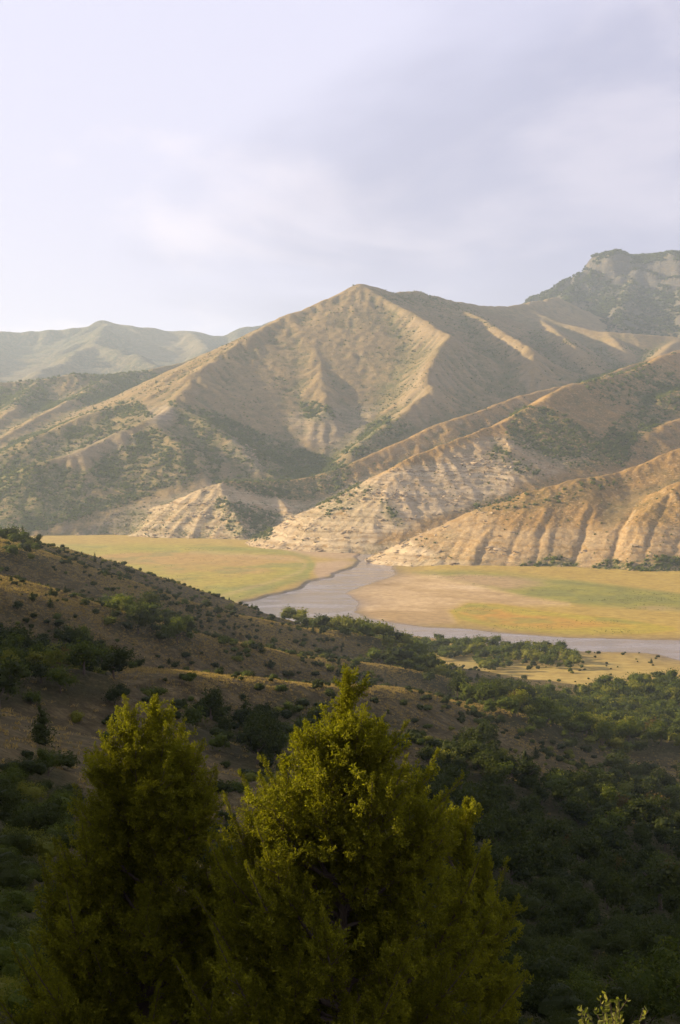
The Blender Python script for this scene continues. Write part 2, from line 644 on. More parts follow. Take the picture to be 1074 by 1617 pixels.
BX0, BX1, BY0, BY1, BC = -2100.0, 2100.0, 1740.0, 6300.0, 5.0
X, Y, H0, OWN = ridge_field(R, BX0, BX1, BY0, BY1, BC)
_m = blur(np.isin(OWN, (1, 2, 6)).astype(float), 4)
H0 = blur(H0, 1.8) * (1 - _m) + blur(H0, 3.0) * _m
H0 += 5.0 * fbm(X, Y, 220, 4, 31) * sstep(-160, -60, H0) + 1.6 * fbm(X, Y, 36, 3, 41) * sstep(-160, -130, H0)
print('ridge field', H0.shape, round(time.time() - T0, 1))
H1 = erode(H0, BC, 14, 36000, 80, rate=0.22, cap=3.2, floor=-152.0)
KE = np.array([0.62, 0.7, 0.45, 0.45, 0.28, 0.12, 0.6])[OWN]
KE = blur(KE, 3.0)
_dl = H1 - H0
_lo = blur(_dl, 4.5)
_mm = blur(np.isin(OWN, (1, 2)).astype(float), 4)
_dl = _dl * (1 - _mm) + (1.9 * _lo + 0.5 * (_dl - _lo)) * _mm
H1 = H0 + KE * _dl
H1 = blur(H1, 0.5)
print('eroded', round(time.time() - T0, 1))
FB = Field(H1, BX0, BY0, BC)
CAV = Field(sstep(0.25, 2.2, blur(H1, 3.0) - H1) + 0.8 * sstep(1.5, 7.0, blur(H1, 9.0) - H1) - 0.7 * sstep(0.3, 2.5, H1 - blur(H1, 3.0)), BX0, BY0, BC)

# the slopes nearest the river are worn once more on a finer grid (rills and small gullies)
NX0, NY0, NC = -560.0, 1742.0, 2.2
_x, _y = np.meshgrid(NX0 + np.arange(int(1180 / NC)) * NC, NY0 + np.arange(int(1060 / NC)) * NC)
_h = FB.at(_x, _y)
_up = sstep(-151, -135, _h)
# the long gullies down the face of the front hill
for _ub, _dp, _wd in ((655, 3, 6), (705, 5, 7), (728, 2.5, 5), (767, 6, 7), (812, 5, 6), (853, 7, 7), (873, 2.5, 5), (916, 9, 8), (983, 11, 10), (1040, 4, 6), (1085, 5, 8)):
    _a = P(_ub + 26, 800, 2035)
    _b2 = P(_ub - 14, 896, 1840)
    _t = np.clip((_y - _a[1]) / (_b2[1] - _a[1]), -0.15, 1.1)
    _xc = _a[0] + (_b2[0] - _a[0]) * _t + 9 * fbm(_y, _y * 0 + _ub, 90, 3, 5)
    _own5 = sstep(2150, 2040, _y) * sstep(-0.1, 0.45, _t)
    _q = np.abs(_x - _xc) / (0.72 * _wd)
    _h = _h - _up * _own5 * 0.75 * _dp * np.exp(-_q ** 1.3) * (0.45 + 0.55 * sstep(0.1, 0.8, _t))
_h = _h + _up * (0.7 * fbm(_x, _y, 24, 3, 141) + 0.6 * ridged(_x + 6 * fbm(_x, _y, 50, 2, 3), _y * 0.45, 21, 2, 142))
_he = erode(_h, NC, 14, 24000, 80, rate=0.25, cap=4.0, floor=-152.0, seed=12)
FN = Field(_h + 0.24 * (_he - _h), NX0, NY0, NC)
_fe = np.minimum(np.minimum(_x - NX0, _x.max() - _x), np.minimum(_y - NY0 + 200, _y.max() - _y))
FM = Field(sstep(5, 90, _fe), NX0, NY0, NC)


def hills_at(x, y):
    z = FB.at(x, y)
    ins = (x > NX0) & (x < NX0 + 1170) & (y < NY0 + 1050)
    m = np.where(ins, FM.at(x, y), 0.0)
    return z + m * (FN.at(x, y) - z)




def spaced(segs):
    """rows: [(y0, y1, step), ...]"""
    r = []
    for a, b, s in segs:
        r.append(np.arange(a, b, s))
    return np.concatenate(r)


def cols_frame(inner, step, outer, n_out, left=None):
    a = np.arange(-inner, inner + step / 2, step)
    tr = inner + (outer - inner) * np.linspace(0, 1, n_out + 1)[1:] ** 1.6
    lo = outer if left is None else left
    tl = inner + (lo - inner) * np.linspace(0, 1, n_out + 1)[1:] ** 1.6
    return np.concatenate([-tl[::-1], a, tr])


def slope_of(Z, X, Y):
    gy = np.gradient(Z, axis=0) / np.maximum(np.abs(np.gradient(Y, axis=0)), 1e-3)
    gx = np.gradient(Z, axis=1) / np.maximum(np.abs(np.gradient(X, axis=1)), 1e-3)
    return np.sqrt(gx * gx + gy * gy)


ROCKS = [
    (1.0, [(398, 862), (410, 843), (500, 790), (570, 758), (640, 738), (760, 716), (840, 728), (800, 780), (700, 812), (600, 852), (580, 878), (480, 868)]),
    (0.9, [(100, 856), (190, 803), (260, 788), (330, 760), (450, 786), (500, 800), (430, 858)]),
    (0.38, [(640, 850), (680, 833), (760, 803), (800, 835), (1090, 830), (1090, 905), (690, 908)]),
    (1.0, [(590, 884), (600, 868), (650, 850), (720, 890), (730, 910), (630, 910)]),
    (0.9, [(360, 680), (385, 690), (420, 735), (405, 752), (360, 715)]),
    (0.7, [(450, 655), (540, 640), (600, 640), (570, 700), (520, 712), (470, 690)]),
    (1.0, [(226, 645), (262, 634), (285, 655), (270, 672), (232, 668)]),
    (0.5, [(60, 705), (120, 695), (200, 680), (230, 690), (190, 712), (120, 735)]),
    (0.6, [(690, 720), (760, 690), (850, 690), (940, 720), (880, 750), (800, 770), (700, 790)]),
]
SCRUBS = [
    (0.55, [(-40, 690), (60, 684), (150, 650), (215, 630), (240, 655), (200, 680), (120, 712), (60, 732), (-40, 770)]),
    (1.0, [(-40, 760), (0, 745), (60, 730), (140, 745), (130, 785), (235, 780), (195, 796), (130, 816), (70, 834), (-40, 846)]),
    (0.6, [(235, 672), (280, 690), (330, 740), (300, 762), (250, 770), (200, 782), (130, 772), (150, 730), (200, 700)]),
    (0.7, [(265, 632), (350, 655), (450, 700), (530, 728), (500, 748), (430, 755), (385, 745), (330, 700), (280, 670)]),
    (0.85, [(335, 760), (420, 750), (480, 745), (540, 727), (562, 740), (540, 770), (480, 792), (400, 778)]),
    (0.8, [(345, 788), (400, 800), (440, 815), (425, 852), (370, 852), (350, 820)]),
    (0.9, [(545, 715), (600, 662), (640, 660), (655, 680), (600, 702), (560, 722)]),
    (0.85, [(812, 646), (870, 645), (950, 690), (1000, 640), (1090, 590), (1090, 640), (1010, 690), (985, 735), (900, 742), (850, 722), (800, 690)]),
    (0.55, [(910, 602), (960, 588), (1030, 572), (1090, 600), (1090, 640), (1000, 640), (960, 640)]),
    (0.6, [(500, 800), (560, 762), (600, 768), (560, 802), (520, 818)]),
    (0.9, [(812, 890), (870, 878), (915, 888), (920, 905), (820, 902)]),
    (1.0, [(932, 897), (960, 882), (1000, 890), (1040, 878), (1090, 885), (1090, 912), (940, 910)]),
    (0.6, [(598, 788), (622, 798), (645, 835), (610, 822)]),
    (0.4, [(780, 700), (830, 720), (875, 760), (820, 752), (765, 720)]),
    (0.7, [(480, 640), (520, 640), (530, 660), (500, 670), (478, 655)]),
    (0.35, [(700, 810), (760, 790), (940, 750), (1000, 760), (900, 800), (800, 810)]),
    (0.4, [(280, 690), (330, 690), (360, 730), (340, 760), (300, 740)]),
    (0.3, [(120, 815), (200, 800), (300, 800), (300, 840), (180, 850), (120, 845)]),
    (0.3, [(560, 470), (640, 452), (770, 475), (830, 500), (760, 500), (640, 480)]),
]


def strata(Z, X, Y, rock, per=9.0, amp=0.05):
    """stepped rock beds where rock is exposed"""
    zz = Z + 0.04 * X + 0.02 * Y + 9 * fbm(X, Y, 150, 3, 77)
    ph = zz / per + 1.3 * vnoise(zz / 31.0, zz * 0 + 3.3, 9) + 0.5 * fbm(X, Y, 30, 2, 78)
    rock = rock * sstep(-0.3, 0.3, fbm(X, Y, 55, 3, 79))
    fr = ph - np.floor(ph)
    stp = sstep(0.55, 1.0, fr) - fr
    return Z + rock * amp * per * stp


def build_hills():
    rows = spaced([(1745, 2650, 3.2), (2650, 3300, 5.0), (3300, 4400, 7.0), (4400, 5400, 13.0), (5400, 6200, 30.0)])
    us = cols_frame(0.262, 0.00085, 0.62, 30)
    U, YY = np.meshgrid(us, rows)
    XX = U * YY
    Z = hills_at(XX, YY)
    Z += (0.7 * fbm(XX, YY, 16, 2, 91) + 1.2 * ridged(XX + 14 * fbm(XX, YY, 90, 2, 6), YY * 0.6, 60, 3, 93) * sstep(2600, 2900, YY)) * sstep(-160, -138, Z) + 1.6 * fbm(XX, YY, 26, 3, 97) * sstep(-165, -150, Z) * sstep(-120, -140, Z)
    pu, pv = to_px(XX, YY, Z)
    jit = 5 * fbm(XX, YY, 60, 3, 14)
    rock = zone(pu + jit, pv + jit, ROCKS, 8.0)
    own = FB.near(XX, YY, OWN)
    sl = slope_of(Z, XX, YY)
    rock = np.maximum(rock, 0.45 * sstep(0.62, 0.9, sl))
    rock = np.maximum(rock, sstep(-134, -143, Z + 4 * fbm(XX, YY, 40, 3, 55)) * np.isin(own, (4, 5)) * sstep(260, 120, XX) * sstep(2450, 2380, YY))
    Z = strata(Z, XX, YY, rock * sstep(-156, -148, Z))
    scrub = zone(pu + jit, pv + 0.6 * jit, SCRUBS, 9.0)
    scrub = np.where(own == 6, 0.75 * sstep(-0.35, 0.25, fbm(XX, YY, 260, 3, 8)), scrub)
    scrub = np.maximum(scrub, 0.28 * sstep(0.05, 0.5, fbm(XX, YY, 130, 4, 66)))
    cav = np.clip(CAV.at(XX, YY), -1, 1.5)
    scrub = np.clip(scrub + 0.35 * np.maximum(cav, 0) * (own != 5), 0, 1)
    F = grid_faces(*XX.shape)
    V = np.stack([XX, YY, Z], -1).reshape(-1, 3)
    fo = own.ravel()[F[:, 0]]
    keep = V[:, 2][F].max(1) > -153.0
    info = {
        1: ('mountain', M_MOUNT, 'bare tan mountain with a rounded summit and long lit ridges', 1.0),
        2: ('saddle_ridge', M_MOUNT, 'low tan ridge joining the bare mountain to the cliff-topped one', 1.0),
        3: ('scrub_ridge', M_HILL, 'long scrubby ridge ending in a striped foothill by the plain', 1.0),
        4: ('rocky_hill', M_HILL, 'tan hill with a pale striped rock nose above the river bend', 1.0),
        5: ('gullied_hill', M_HILL, 'ochre hill with deep gullies standing over the right-hand flats', 1.0),
        6: ('wooded_hills', M_MOUNT, 'hazy dark wooded hills behind the flank of the bare mountain', 1.0),
    }
    for k, (nm, mat, lab, _) in info.items():
        used, f = sub_mesh(V, F, keep & (fo == k))
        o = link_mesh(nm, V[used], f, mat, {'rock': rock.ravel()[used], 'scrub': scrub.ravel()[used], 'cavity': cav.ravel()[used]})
        tag(o, lab, None, None, 'structure')


build_hills()
print('hills', round(time.time() - T0, 1))


BARE_FAR = [(1.0, [(855, 500), (900, 478), (940, 470), (935, 490), (900, 525), (860, 520)]), (0.9, [(930, 520), (960, 500), (1000, 515), (1060, 520), (1060, 545), (930, 545)])]


# table mountain (right) and far mountains (left)
def build_far():
    # cliff-topped mountain
    ridges_t = [
        (1, [(820, 482, 6600), (870, 456, 6500), (905, 438, 6450), (925, 424, 6420)], 0.50, 0.5, 1.0),
        (1, [(925, 424, 6400), (1000, 432, 6350), (1074, 440, 6250), (1250, 455, 6200)], 0.62, 0.4, 1.0),
        (1, [(1000, 432, 6350), (985, 470, 5900), (975, 505, 5500)], 0.5, 0.5, 1.0),
        (1, [(1074, 440, 6250), (1080, 480, 5800), (1085, 515, 5400)], 0.5, 0.5, 1.0),
        (1, [(905, 438, 6450), (900, 470, 6000), (890, 500, 5600)], 0.5, 0.5, 1.0),
    ]
    x0, y0, c = 500.0, 5000.0, 12.0
    Xf, Yf, Hf, _ = ridge_field(ridges_t, x0, 3600, y0, 8200, c, base=-150, warp=25, seed=5)
    Hf = blur(Hf, 1.0)
    # the plateau block: a tilted cap with cliffs at its edge
    cap = [P(928, 430, 6450), P(960, 432, 6380), P(1010, 436, 6330), P(1074, 446, 6250), P(1250, 455, 6200)]
    poly = [(p[0], p[1]) for p in cap] + [(2300, 7600), (1300, 7600), (1140, 6900)]
    wx = Xf + 45 * fbm(Xf, Yf, 170, 3, 3) + 14 * fbm(Xf, Yf, 40, 2, 4)
    wy = Yf + 45 * fbm(Xf, Yf, 170, 3, 9) + 14 * fbm(Xf, Yf, 40, 2, 6)
    sd = poly_sd(wx, wy, poly)
    top = 915 - 0.018 * np.maximum(Xf - 1150, 0) + 0.02 * np.clip(sd, 0, 400) + 8 * fbm(Xf, Yf, 130, 3, 12)
    top = np.where(sd < 160, top - 28 * sstep(160, 0, sd) * sstep(0.0, 0.3, fbm(Xf, Yf, 300, 2, 2) + 0.1), top)
    cl = sstep(-14, 10, sd)
    Hf = np.where(top > Hf, Hf + (top - Hf) * cl, Hf)
    Hf += 10 * fbm(Xf, Yf, 140, 4, 21)
    Hf = erode(Hf, c, 8, 9000, 60, rate=0.2, cap=3.0, seed=8)
    fld = Field(Hf, x0, y0, c)
    rows = spaced([(5050, 6900, 11.0), (6900, 8000, 50.0)])
    us = np.arange(0.105, 0.42, 0.0012)
    U, YY = np.meshgrid(us, rows)
    XX = U * YY
    Z = fld.at(XX, YY) + 3 * fbm(XX, YY, 30, 2, 19)
    sl = slope_of(Z, XX, YY)
    rock = sstep(0.85, 1.3, sl)
    tn = fbm(XX, YY, 240, 3, 44)
    pu, pv = to_px(XX, YY, Z)
    bare = zone(pu, pv, BARE_FAR, 10)
    scrub = np.clip((1.0 + 0.9 * tn + 0.35 * sstep(450, 520, -pv + 980)) * (1 - rock) * (1 - 0.9 * bare), 0, 1)
    F = grid_faces(*XX.shape)
    V = np.stack([XX, YY, Z], -1).reshape(-1, 3)
    o = link_mesh('table_mountain', V, F, M_FAR, {'rock': rock.ravel(), 'scrub': scrub.ravel()})
    tag(o, 'forested mountain topped by a grey cliff band under a flat summit', None, None, 'structure')
    global FT
    FT = fld
    # far hazy mountains
    ridges_f = [
        (1, [(-300, 540, 9000), (-100, 527, 9000), (0, 521, 9000), (60, 519, 9050), (110, 515, 9100), (165, 501, 9100), (210, 509, 9100), (260, 517, 9200), (300, 518, 9200), (345, 524, 9200), (390, 513, 9300), (440, 500, 9500), (600, 500, 9600)], 0.42, 0.4, 1.0),
        (1, [(165, 501, 9100), (150, 535, 7900), (105, 560, 7200), (50, 590, 6500)], 0.42, 0.42, 1.0),
        (1, [(150, 535, 7900), (210, 552, 7400), (260, 575, 6700)], 0.42, 0.42, 1.0),
        (1, [(300, 518, 9200), (330, 545, 8200), (310, 570, 7300)], 0.42, 0.42, 1.0),
        (1, [(0, 521, 9000), (-20, 555, 7900), (-60, 590, 7000)], 0.42, 0.42, 1.0),
    ]
    x0, y0, c = -4600.0, 5200.0, 22.0
    Xf, Yf, Hf, _ = ridge_field(ridges_f, x0, 1600, y0, 11500, c, base=-150, warp=40, seed=15)
    Hf = blur(Hf, 1.2) + 14 * fbm(Xf, Yf, 420, 4, 51)
    Hf = erode(Hf, c, 8, 9000, 60, rate=0.2, cap=3.0, seed=18)
    fld = Field(Hf, x0, y0, c)
    rows = spaced([(5300, 9700, 22.0), (9700, 11300, 100.0)])
    us = np.arange(-0.42, 0.12, 0.0022)
    U, YY = np.meshgrid(us, rows)
    XX = U * YY
    Z = fld.at(XX, YY)
    scrub = 0.55 + 0.45 * sstep(-0.2, 0.3, fbm(XX, YY, 500, 4, 28))
    F = grid_faces(*XX.shape)
    V = np.stack([XX, YY, Z], -1).reshape(-1, 3)
    o = link_mesh('far_mountains', V, F, M_FAR, {'rock': np.zeros(Z.size), 'scrub': scrub.ravel()})
    tag(o, 'pale blue distant mountains fading into the haze on the skyline', None, None, 'structure')


build_far()
print('far', round(time.time() - T0, 1))

# ------------------------------------------------------------------ valley floor and river
RIVER_PX = [(574, 875), (583, 874), (593, 877), (606, 885), (617, 896), (625, 907), (598, 916), (568, 927), (546, 937), (557, 946), (563, 955), (561, 967),
            (583, 978), (613, 984), (674, 991), (730, 994), (786, 999), (842, 1004), (897, 1007), (972, 1009), (1074, 1012), (1400, 1022),
            (1400, 1075), (1150, 1052), (1074, 1042), (1046, 1034), (1017, 1030), (953, 1029), (850, 1027), (750, 1014), (650, 1003), (560, 993), (480, 990), (430, 985), (392, 970), (385, 955),
            (392, 950.5), (434, 940.5), (470, 932), (483, 927), (492, 918), (524, 912), (535, 905), (562, 896), (570, 886), (561, 880)]
RIVER = [PF(*p) for p in RIVER_PX]

FLOOR_Z = {}


def floor_height(x, y):
    sd = poly_sd(x, y, RIVER)                       # inside positive
    wob = 5 * fbm(x, y, 40, 3, 61)
    d = -(sd + wob)
    left_bank = sstep(40, -40, x - (y - 1500) * 0.18)      # the cut bank on the left is steep
    near_bank = sstep(1150, 1050, y)
    rise = np.where(d > 0, 0.5 * sstep(0, 30, d) + 0.9 * sstep(20, 160, d), 0)
    cut = 1.5 * sstep(1.0, 5.0, d) * left_bank
    z = WATER_Z + 0.06 + rise * (1 - 0.6 * left_bank) + cut + near_bank * 1.2 * sstep(0, 40, d)
    z = np.where(d > 0, z, WATER_Z + np.maximum(d * 0.08, -1.6) - 0.02)
    z += 0.18 * fbm(x, y, 60, 3, 62) * sstep(8, 60, d)
    # the flats rise a little towards the foot of the front hill
    z += 5.0 * sstep(1700, 1850, y) * sstep(60, 160, x) * sstep(10, 60, d)
    return z, d, left_bank


M_FLOOR, _nt, _b = new_mat('valley_floor_soil')
_g = NT(_nt)
_pos = _g.pos()
_c = _g.attr('tone').outputs['Color']
_n = _g.noise(_pos, 0.12, 6, 0.7)
_n2 = _g.noise(_g.mapping(_pos, (0.045, 0.04, 0.05)), 1.0, 5, 0.65)
_c = _g.mix(_g.remap(_n, 0.36, 0.66, 0.0, 0.6), _c, (0.5, 0.45, 0.4), 'MULTIPLY')
_c = _g.mix(_g.remap(_n2, 0.35, 0.7, 0.0, 0.35), _c, (0.62, 0.55, 0.45), 'MULTIPLY')
_g.put(_b.inputs['Base Color'], _c)
_g.put(_b.inputs['Roughness'], _g.remap(_g.attr('wet').outputs['Fac'], 0, 1, 0.95, 0.45))
_b.inputs['Specular IOR Level'].default_value = 0.2
_g.put(_b.inputs['Normal'], _g.bump(_n, 0.5, 0.6))

FIELD_PX = [(711, 967), (741, 955), (786, 956), (860, 967), (972, 979), (1065, 992), (1072, 997), (1009, 1003), (897, 1004), (823, 999), (767, 990), (722, 977)]
GREEN_PX = [(655, 905), (700, 908), (786, 909), (897, 918), (1100, 944), (1100, 968), (935, 960), (823, 943), (748, 925), (690, 913)]
SAND_PX = [(555, 955), (545, 938), (600, 915), (640, 908), (690, 912), (750, 926), (830, 946), (900, 957), (820, 957), (740, 952), (705, 966), (720, 985), (640, 988), (590, 980)]
PLAIN_PX = [(-200, 868), (60, 862), (200, 861), (330, 862), (470, 873), (490, 880), (497, 895), (485, 915), (430, 935), (380, 949), (200, 1000), (-300, 1000)]
MEADOW_PX = [(640, 1075), (720, 1050), (850, 1040), (1000, 1040), (1100, 1048), (1100, 1075), (980, 1060), (870, 1075), (760, 1078)]


def build_floor():
    near = np.arange(880, 2700, 6.0)
    rows = np.concatenate([[-3000, -1500, -500, 0, 300, 500, 650, 760, 820, 860], near, np.geomspace(2720, 13000, 16)])
    us = np.concatenate([cols_frame(0.27, 0.0012, 1.0, 10), []])
    us = np.concatenate([[-4.5, -2.2, -1.4], us, [1.4, 2.2, 4.5]])
    U, YY = np.meshgrid(us, rows)
    XX = U * np.maximum(YY, 850)
    XX = np.clip(XX, -13500, 13500)
    Z, d, lb = floor_height(XX, YY)
    pu, pv = to_px(XX, YY, np.full_like(XX, WATER_Z))
    j = 6 * fbm(XX, YY, 90, 4, 33)
    tan = np.array((0.43, 0.305, 0.060))
    out = np.ones(XX.shape + (3,)) * tan

    def lay(mask, col):
        nonlocal out
        out = out * (1 - mask[..., None]) + mask[..., None] * np.asarray(col)
    n_a = fbm(XX, YY * 0.8, 150, 5, 71)
    n_b = fbm(XX, YY * 0.7, 45, 5, 72)
    pl = zone(pu + j, pv + j * 0.25, [(1, PLAIN_PX)], 5)
    lay(pl, (0.385, 0.32, 0.045))
    lay(pl * sstep(0.0, 0.45, n_a), (0.295, 0.285, 0.040))
    lay(pl * sstep(0.05, 0.5, -n_a) * 0.8, (0.45, 0.275, 0.085))
    lay(pl * sstep(0.1, 0.5, n_b) * 0.5, (0.20, 0.22, 0.06))
    # pale track that curves along the plain's rim
    sdp = poly_sd(pu + j * 0.4, pv + j * 0.1, PLAIN_PX)
    lay(np.exp(-((sdp - 13) / 3.0) ** 2) * (pu > 300) * 0.4, (0.50, 0.36, 0.17))
    lay(np.exp(-((sdp - 4) / 4.0) ** 2) * (pu > 300) * (pv > 866) * 0.5, (0.24, 0.24, 0.05))
    gr = zone(pu + j, pv + j * 0.25, [(1, GREEN_PX)], 5)
    lay(gr, (0.28, 0.265, 0.038))
    lay(gr * sstep(-0.1, 0.4, n_b), (0.215, 0.215, 0.04))
    lay(gr * sstep(0.1, 0.5, -n_a), (0.40, 0.28, 0.13))
    sa = zone(pu + j, pv + j * 0.3, [(1, SAND_PX)], 6)
    lay(sa, (0.58, 0.42, 0.22))
    sm = fbm(XX + 0.5 * YY, YY * 0.8, 150, 6, 73, 0.6)
    lay(sa * sstep(0.02, 0.3, sm) * 0.8, (0.38, 0.255, 0.10))
    lay(sa * sstep(0.1, 0.45, -sm) * 0.7, (0.66, 0.52, 0.34))
    fi = zone(pu + j * 0.4, pv + j * 0.1, [(1, FIELD_PX)], 2.5)
    lay(fi, (0.50, 0.28, 0.04))
    rim = 1 - sstep(4, 13, poly_sd(pu, pv, FIELD_PX) + 9 * n_b)
    low = sstep(970, 1000, pv - 0.05 * (pu - 700)) 
    lay(fi * np.maximum(rim, 0.8 * low) * 0.9, (0.40, 0.33, 0.03))
    lay(fi * sstep(0.05, 0.4, n_b) * 0.6, (0.24, 0.26, 0.04))
    me = sstep(1075, 1040, YY) * (XX > -100)
    lay(me, (0.42, 0.31, 0.085))
    lay(me * sstep(0.0, 0.4, n_b) * 0.6, (0.33, 0.27, 0.09))
    # damp mud at the water's edge
    wet = np.exp(-np.maximum(d, 0) / 9.0) * (d > -3)
    wide = np.exp(-np.maximum(d, 0) / 26.0) * (1 - lb) * sstep(-0.3, 0.4, n_a + 0.2)
    wet = np.clip(np.maximum(wet, 0.75 * wide), 0, 1) * (YY < 2300)
    lay(wet * 0.85, (0.15, 0.105, 0.07))
    lay(np.where(d < 0, 1.0, 0.0), (0.12, 0.09, 0.06))
    # pale shallow flats beyond the bend
    fl = zone(pu, pv, [(0.8, [(440, 868), (560, 872), (575, 880), (540, 886), (500, 882)]), (0.9, [(495, 905), (500, 890), (540, 886), (560, 890), (530, 905), (505, 918)])], 4)
    lay(fl, (0.46, 0.32, 0.19))
    F = grid_faces(*XX.shape)
    V = np.stack([XX, YY, Z], -1).reshape(-1, 3)
    o = link_mesh('valley_floor', V, F, M_FLOOR, {'wet': wet.ravel()}, cols={'tone': 0.84 * out.reshape(-1, 3)})
    tag(o, 'flat valley floor of dry grass, mud and sand along the river', None, None, 'structure')


build_floor()

M_WATER, _nt, _b = new_mat('river_water')
_g = NT(_nt)
_b.inputs['Base Color'].default_value = (0.23, 0.205, 0.20, 1)
_g_r = NT(_nt)
_g_r.put(_b.inputs['Roughness'], _g_r.remap(_g_r.noise(_g_r.mapping(_g_r.pos(), (0.012, 0.03, 1)), 1.0, 4, 0.6), 0.4, 0.62, 0.10, 0.28))
_b.inputs['IOR'].default_value = 1.33
_wn = _g.noise(_g.mapping(_g.pos(), (0.35, 0.9, 1)), 1.0, 4, 0.6)
_g.put(_b.inputs['Normal'], _g.bump(_wn, 0.10, 1.0))
_v = [(-700, 880, WATER_Z), (1500, 880, WATER_Z), (1500, 2400, WATER_Z), (-700, 2400, WATER_Z)]
tag(link_mesh('river', _v, [(0, 1, 2, 3)], M_WATER, smooth=False), 'calm lavender grey river winding between the grassy plain and the sand flats', None, None, 'structure')
print('floor', round(time.time() - T0, 1))

# ------------------------------------------------------------------ near hillside (below and left of the camera)
HS = []      # control points (x, y, z)


def hp(*pts):
    for p in pts:
        HS.append(P(*p))


# skyline of the slope, falling from left to right
hp((0, 850, 700), (60, 866, 710), (100, 880, 720), (200, 906, 750), (300, 932, 790), (400, 958, 830), (470, 984, 860), (540, 1003, 900), (620, 1022, 930))
# crest lines of the nearer spurs
hp((0, 894, 600), (70, 906, 610), (200, 946, 640), (307, 990, 620), (362, 1005, 630), (427, 1016, 650), (538, 1031, 690), (600, 1037, 720), (650, 1047, 745))
hp((15, 976, 430), (100, 993, 440), (166, 1011, 455), (226, 1024, 470), (302, 1039, 490), (377, 1059, 510), (452, 1069, 540), (538, 1079, 570), (650, 1096, 600), (720, 1106, 620), (765, 1117, 635))
hp((0, 1126, 250), (60, 1119, 255), (130, 1116, 260), (168, 1126, 265), (280, 1122, 330), (420, 1118, 370), (560, 1126, 400), (650, 1131, 430), (760, 1155, 450), (830, 1172, 470), (900, 1190, 490), (960, 1212, 500), (1050, 1198, 520))
# hollows between them
hp((200, 1000, 540), (300, 1030, 565), (430, 1052, 600), (540, 1064, 640), (640, 1078, 680), (300, 984, 705), (400, 998, 745), (150, 925, 680), (430, 1008, 755), (0, 935, 540), (100, 960, 540))
hp((0, 1052, 380), (100, 1080, 362), (180, 1092, 372), (60, 1136, 305), (150, 1128, 310), (300, 1082, 430), (450, 1112, 472), (380, 1120, 405), (250, 1106, 385), (600, 1106, 512), (700, 1124, 525), (800, 1142, 565), (900, 1152, 620), (1000, 1190, 585))
# wooded lower slope and the flat under it
hp((500, 1180, 320), (700, 1200, 350), (700, 1300, 230), (850, 1270, 330), (850, 1350, 250), (1000, 1300, 370), (1000, 1400, 260), (1060, 1350, 310), (1060, 1500, 170), (800, 1450, 160), (800, 1550, 110), (1000, 1600, 105))
hp((900, 1120, 790), (1050, 1120, 800), (800, 1100, 830), (1000, 1150, 725), (1050, 1160, 640), (700, 1068, 900), (850, 1085, 900))
# hump on the left and hollow in front of it
hp((60, 1180, 190), (130, 1185, 195), (60, 1300, 130), (100, 1420, 90), (60, 1500, 70), (150, 1300, 140), (0, 1560, 50), (250, 1205, 230), (380, 1255, 190), (300, 1300, 160), (500, 1350, 150), (600, 1450, 110))
HS += [(0, 0, -1.9), (-5, -12, 2.5), (6, -12, 0.5), (-4, 10, -5.2), (4, 10, -6.2), (-6, 18, -8.2), (0, 18, -9.5), (6, 18, -11), (0, 40, -18.5), (15, 40, -22), (-14, 40, -14), (0, 70, -27), (25, 70, -32)]
# unseen ground rising left of the view, shaped to shade the near slope
HS += [(-14, 2, 2.5), (-30, 20, 3), (-30, 45, -3), (-60, 20, 15), (-60, 60, 9), (-60, 110, -6), (-110, 60, 29.3), (-110, 130, 20), (-110, 200, -6), (-220, 150, 50), (-180, 220, 28), (-180, 320, 6),
       (-260, 300, 48), (-290, 420, 14), (-200, 450, -14), (-340, 600, -12), (-230, 620, -30), (-360, 750, -20), (-380, 900, -50), (-420, 420, 34), (-500, 620, 18), (-650, 400, 80), (-800, 700, 62), (-1000, 500, 130), (-30, -60, 14), (-120, -60, 40), (-300, 0, 74), (-600, 100, 120)]
# right of the view
HS += [(30, 5, -12), (60, 30, -26), (120, 100, -58), (130, 200, -82), (200, 330, -105), (260, 480, -128), (300, 620, -143), (400, 400, -140), (400, 800, -149), (300, 950, -150), (600, 600, -155), (200, 0, -70), (100, -60, -30)]
# the back of the skyline falls to the plain
HS += [(-260, 860, -70), (-150, 930, -112), (-60, 980, -140), (-250, 1060, -150), (-100, 1100, -160), (40, 1010, -150), (110, 985, -150), (0, 1150, -165), (-500, 900, -40), (-500, 1150, -150), (-900, 1000, -20), (-900, 1300, -150), (300, 1100, -160), (-300, 1300, -175), (200, 1250, -170)]
HS = np.array(HS)


class TPS:
    def __init__(s, pts, lam=1e-4):
        s.sc = 400.0
        s.p = pts[:, :2] / s.sc
        n = len(pts)
        A = np.zeros((n + 3, n + 3))
        A[:n, :n] = s.k(s.p[:, None, :] - s.p[None, :, :]) + lam * np.eye(n)
        A[:n, n] = 1
        A[:n, n + 1:] = s.p
        A[n:, :n] = A[:n, n:].T
        s.w = np.linalg.solve(A, np.concatenate([pts[:, 2], np.zeros(3)]))

    @staticmethod
    def k(d):
        r2 = (d ** 2).sum(-1)
        return 0.5 * r2 * np.log(r2 + 1e-12)

    def at(s, x, y):
        sh = x.shape
        q = np.stack([x.ravel(), y.ravel()], -1) / s.sc
        o = np.empty(len(q))
        for i in range(0, len(q), 20000):
            qq = q[i:i + 20000]
            o[i:i + 20000] = s.k(qq[:, None, :] - s.p[None]) @ s.w[:-3] + s.w[-3] + qq @ s.w[-2:]
        return o.reshape(sh)


tps = TPS(HS)


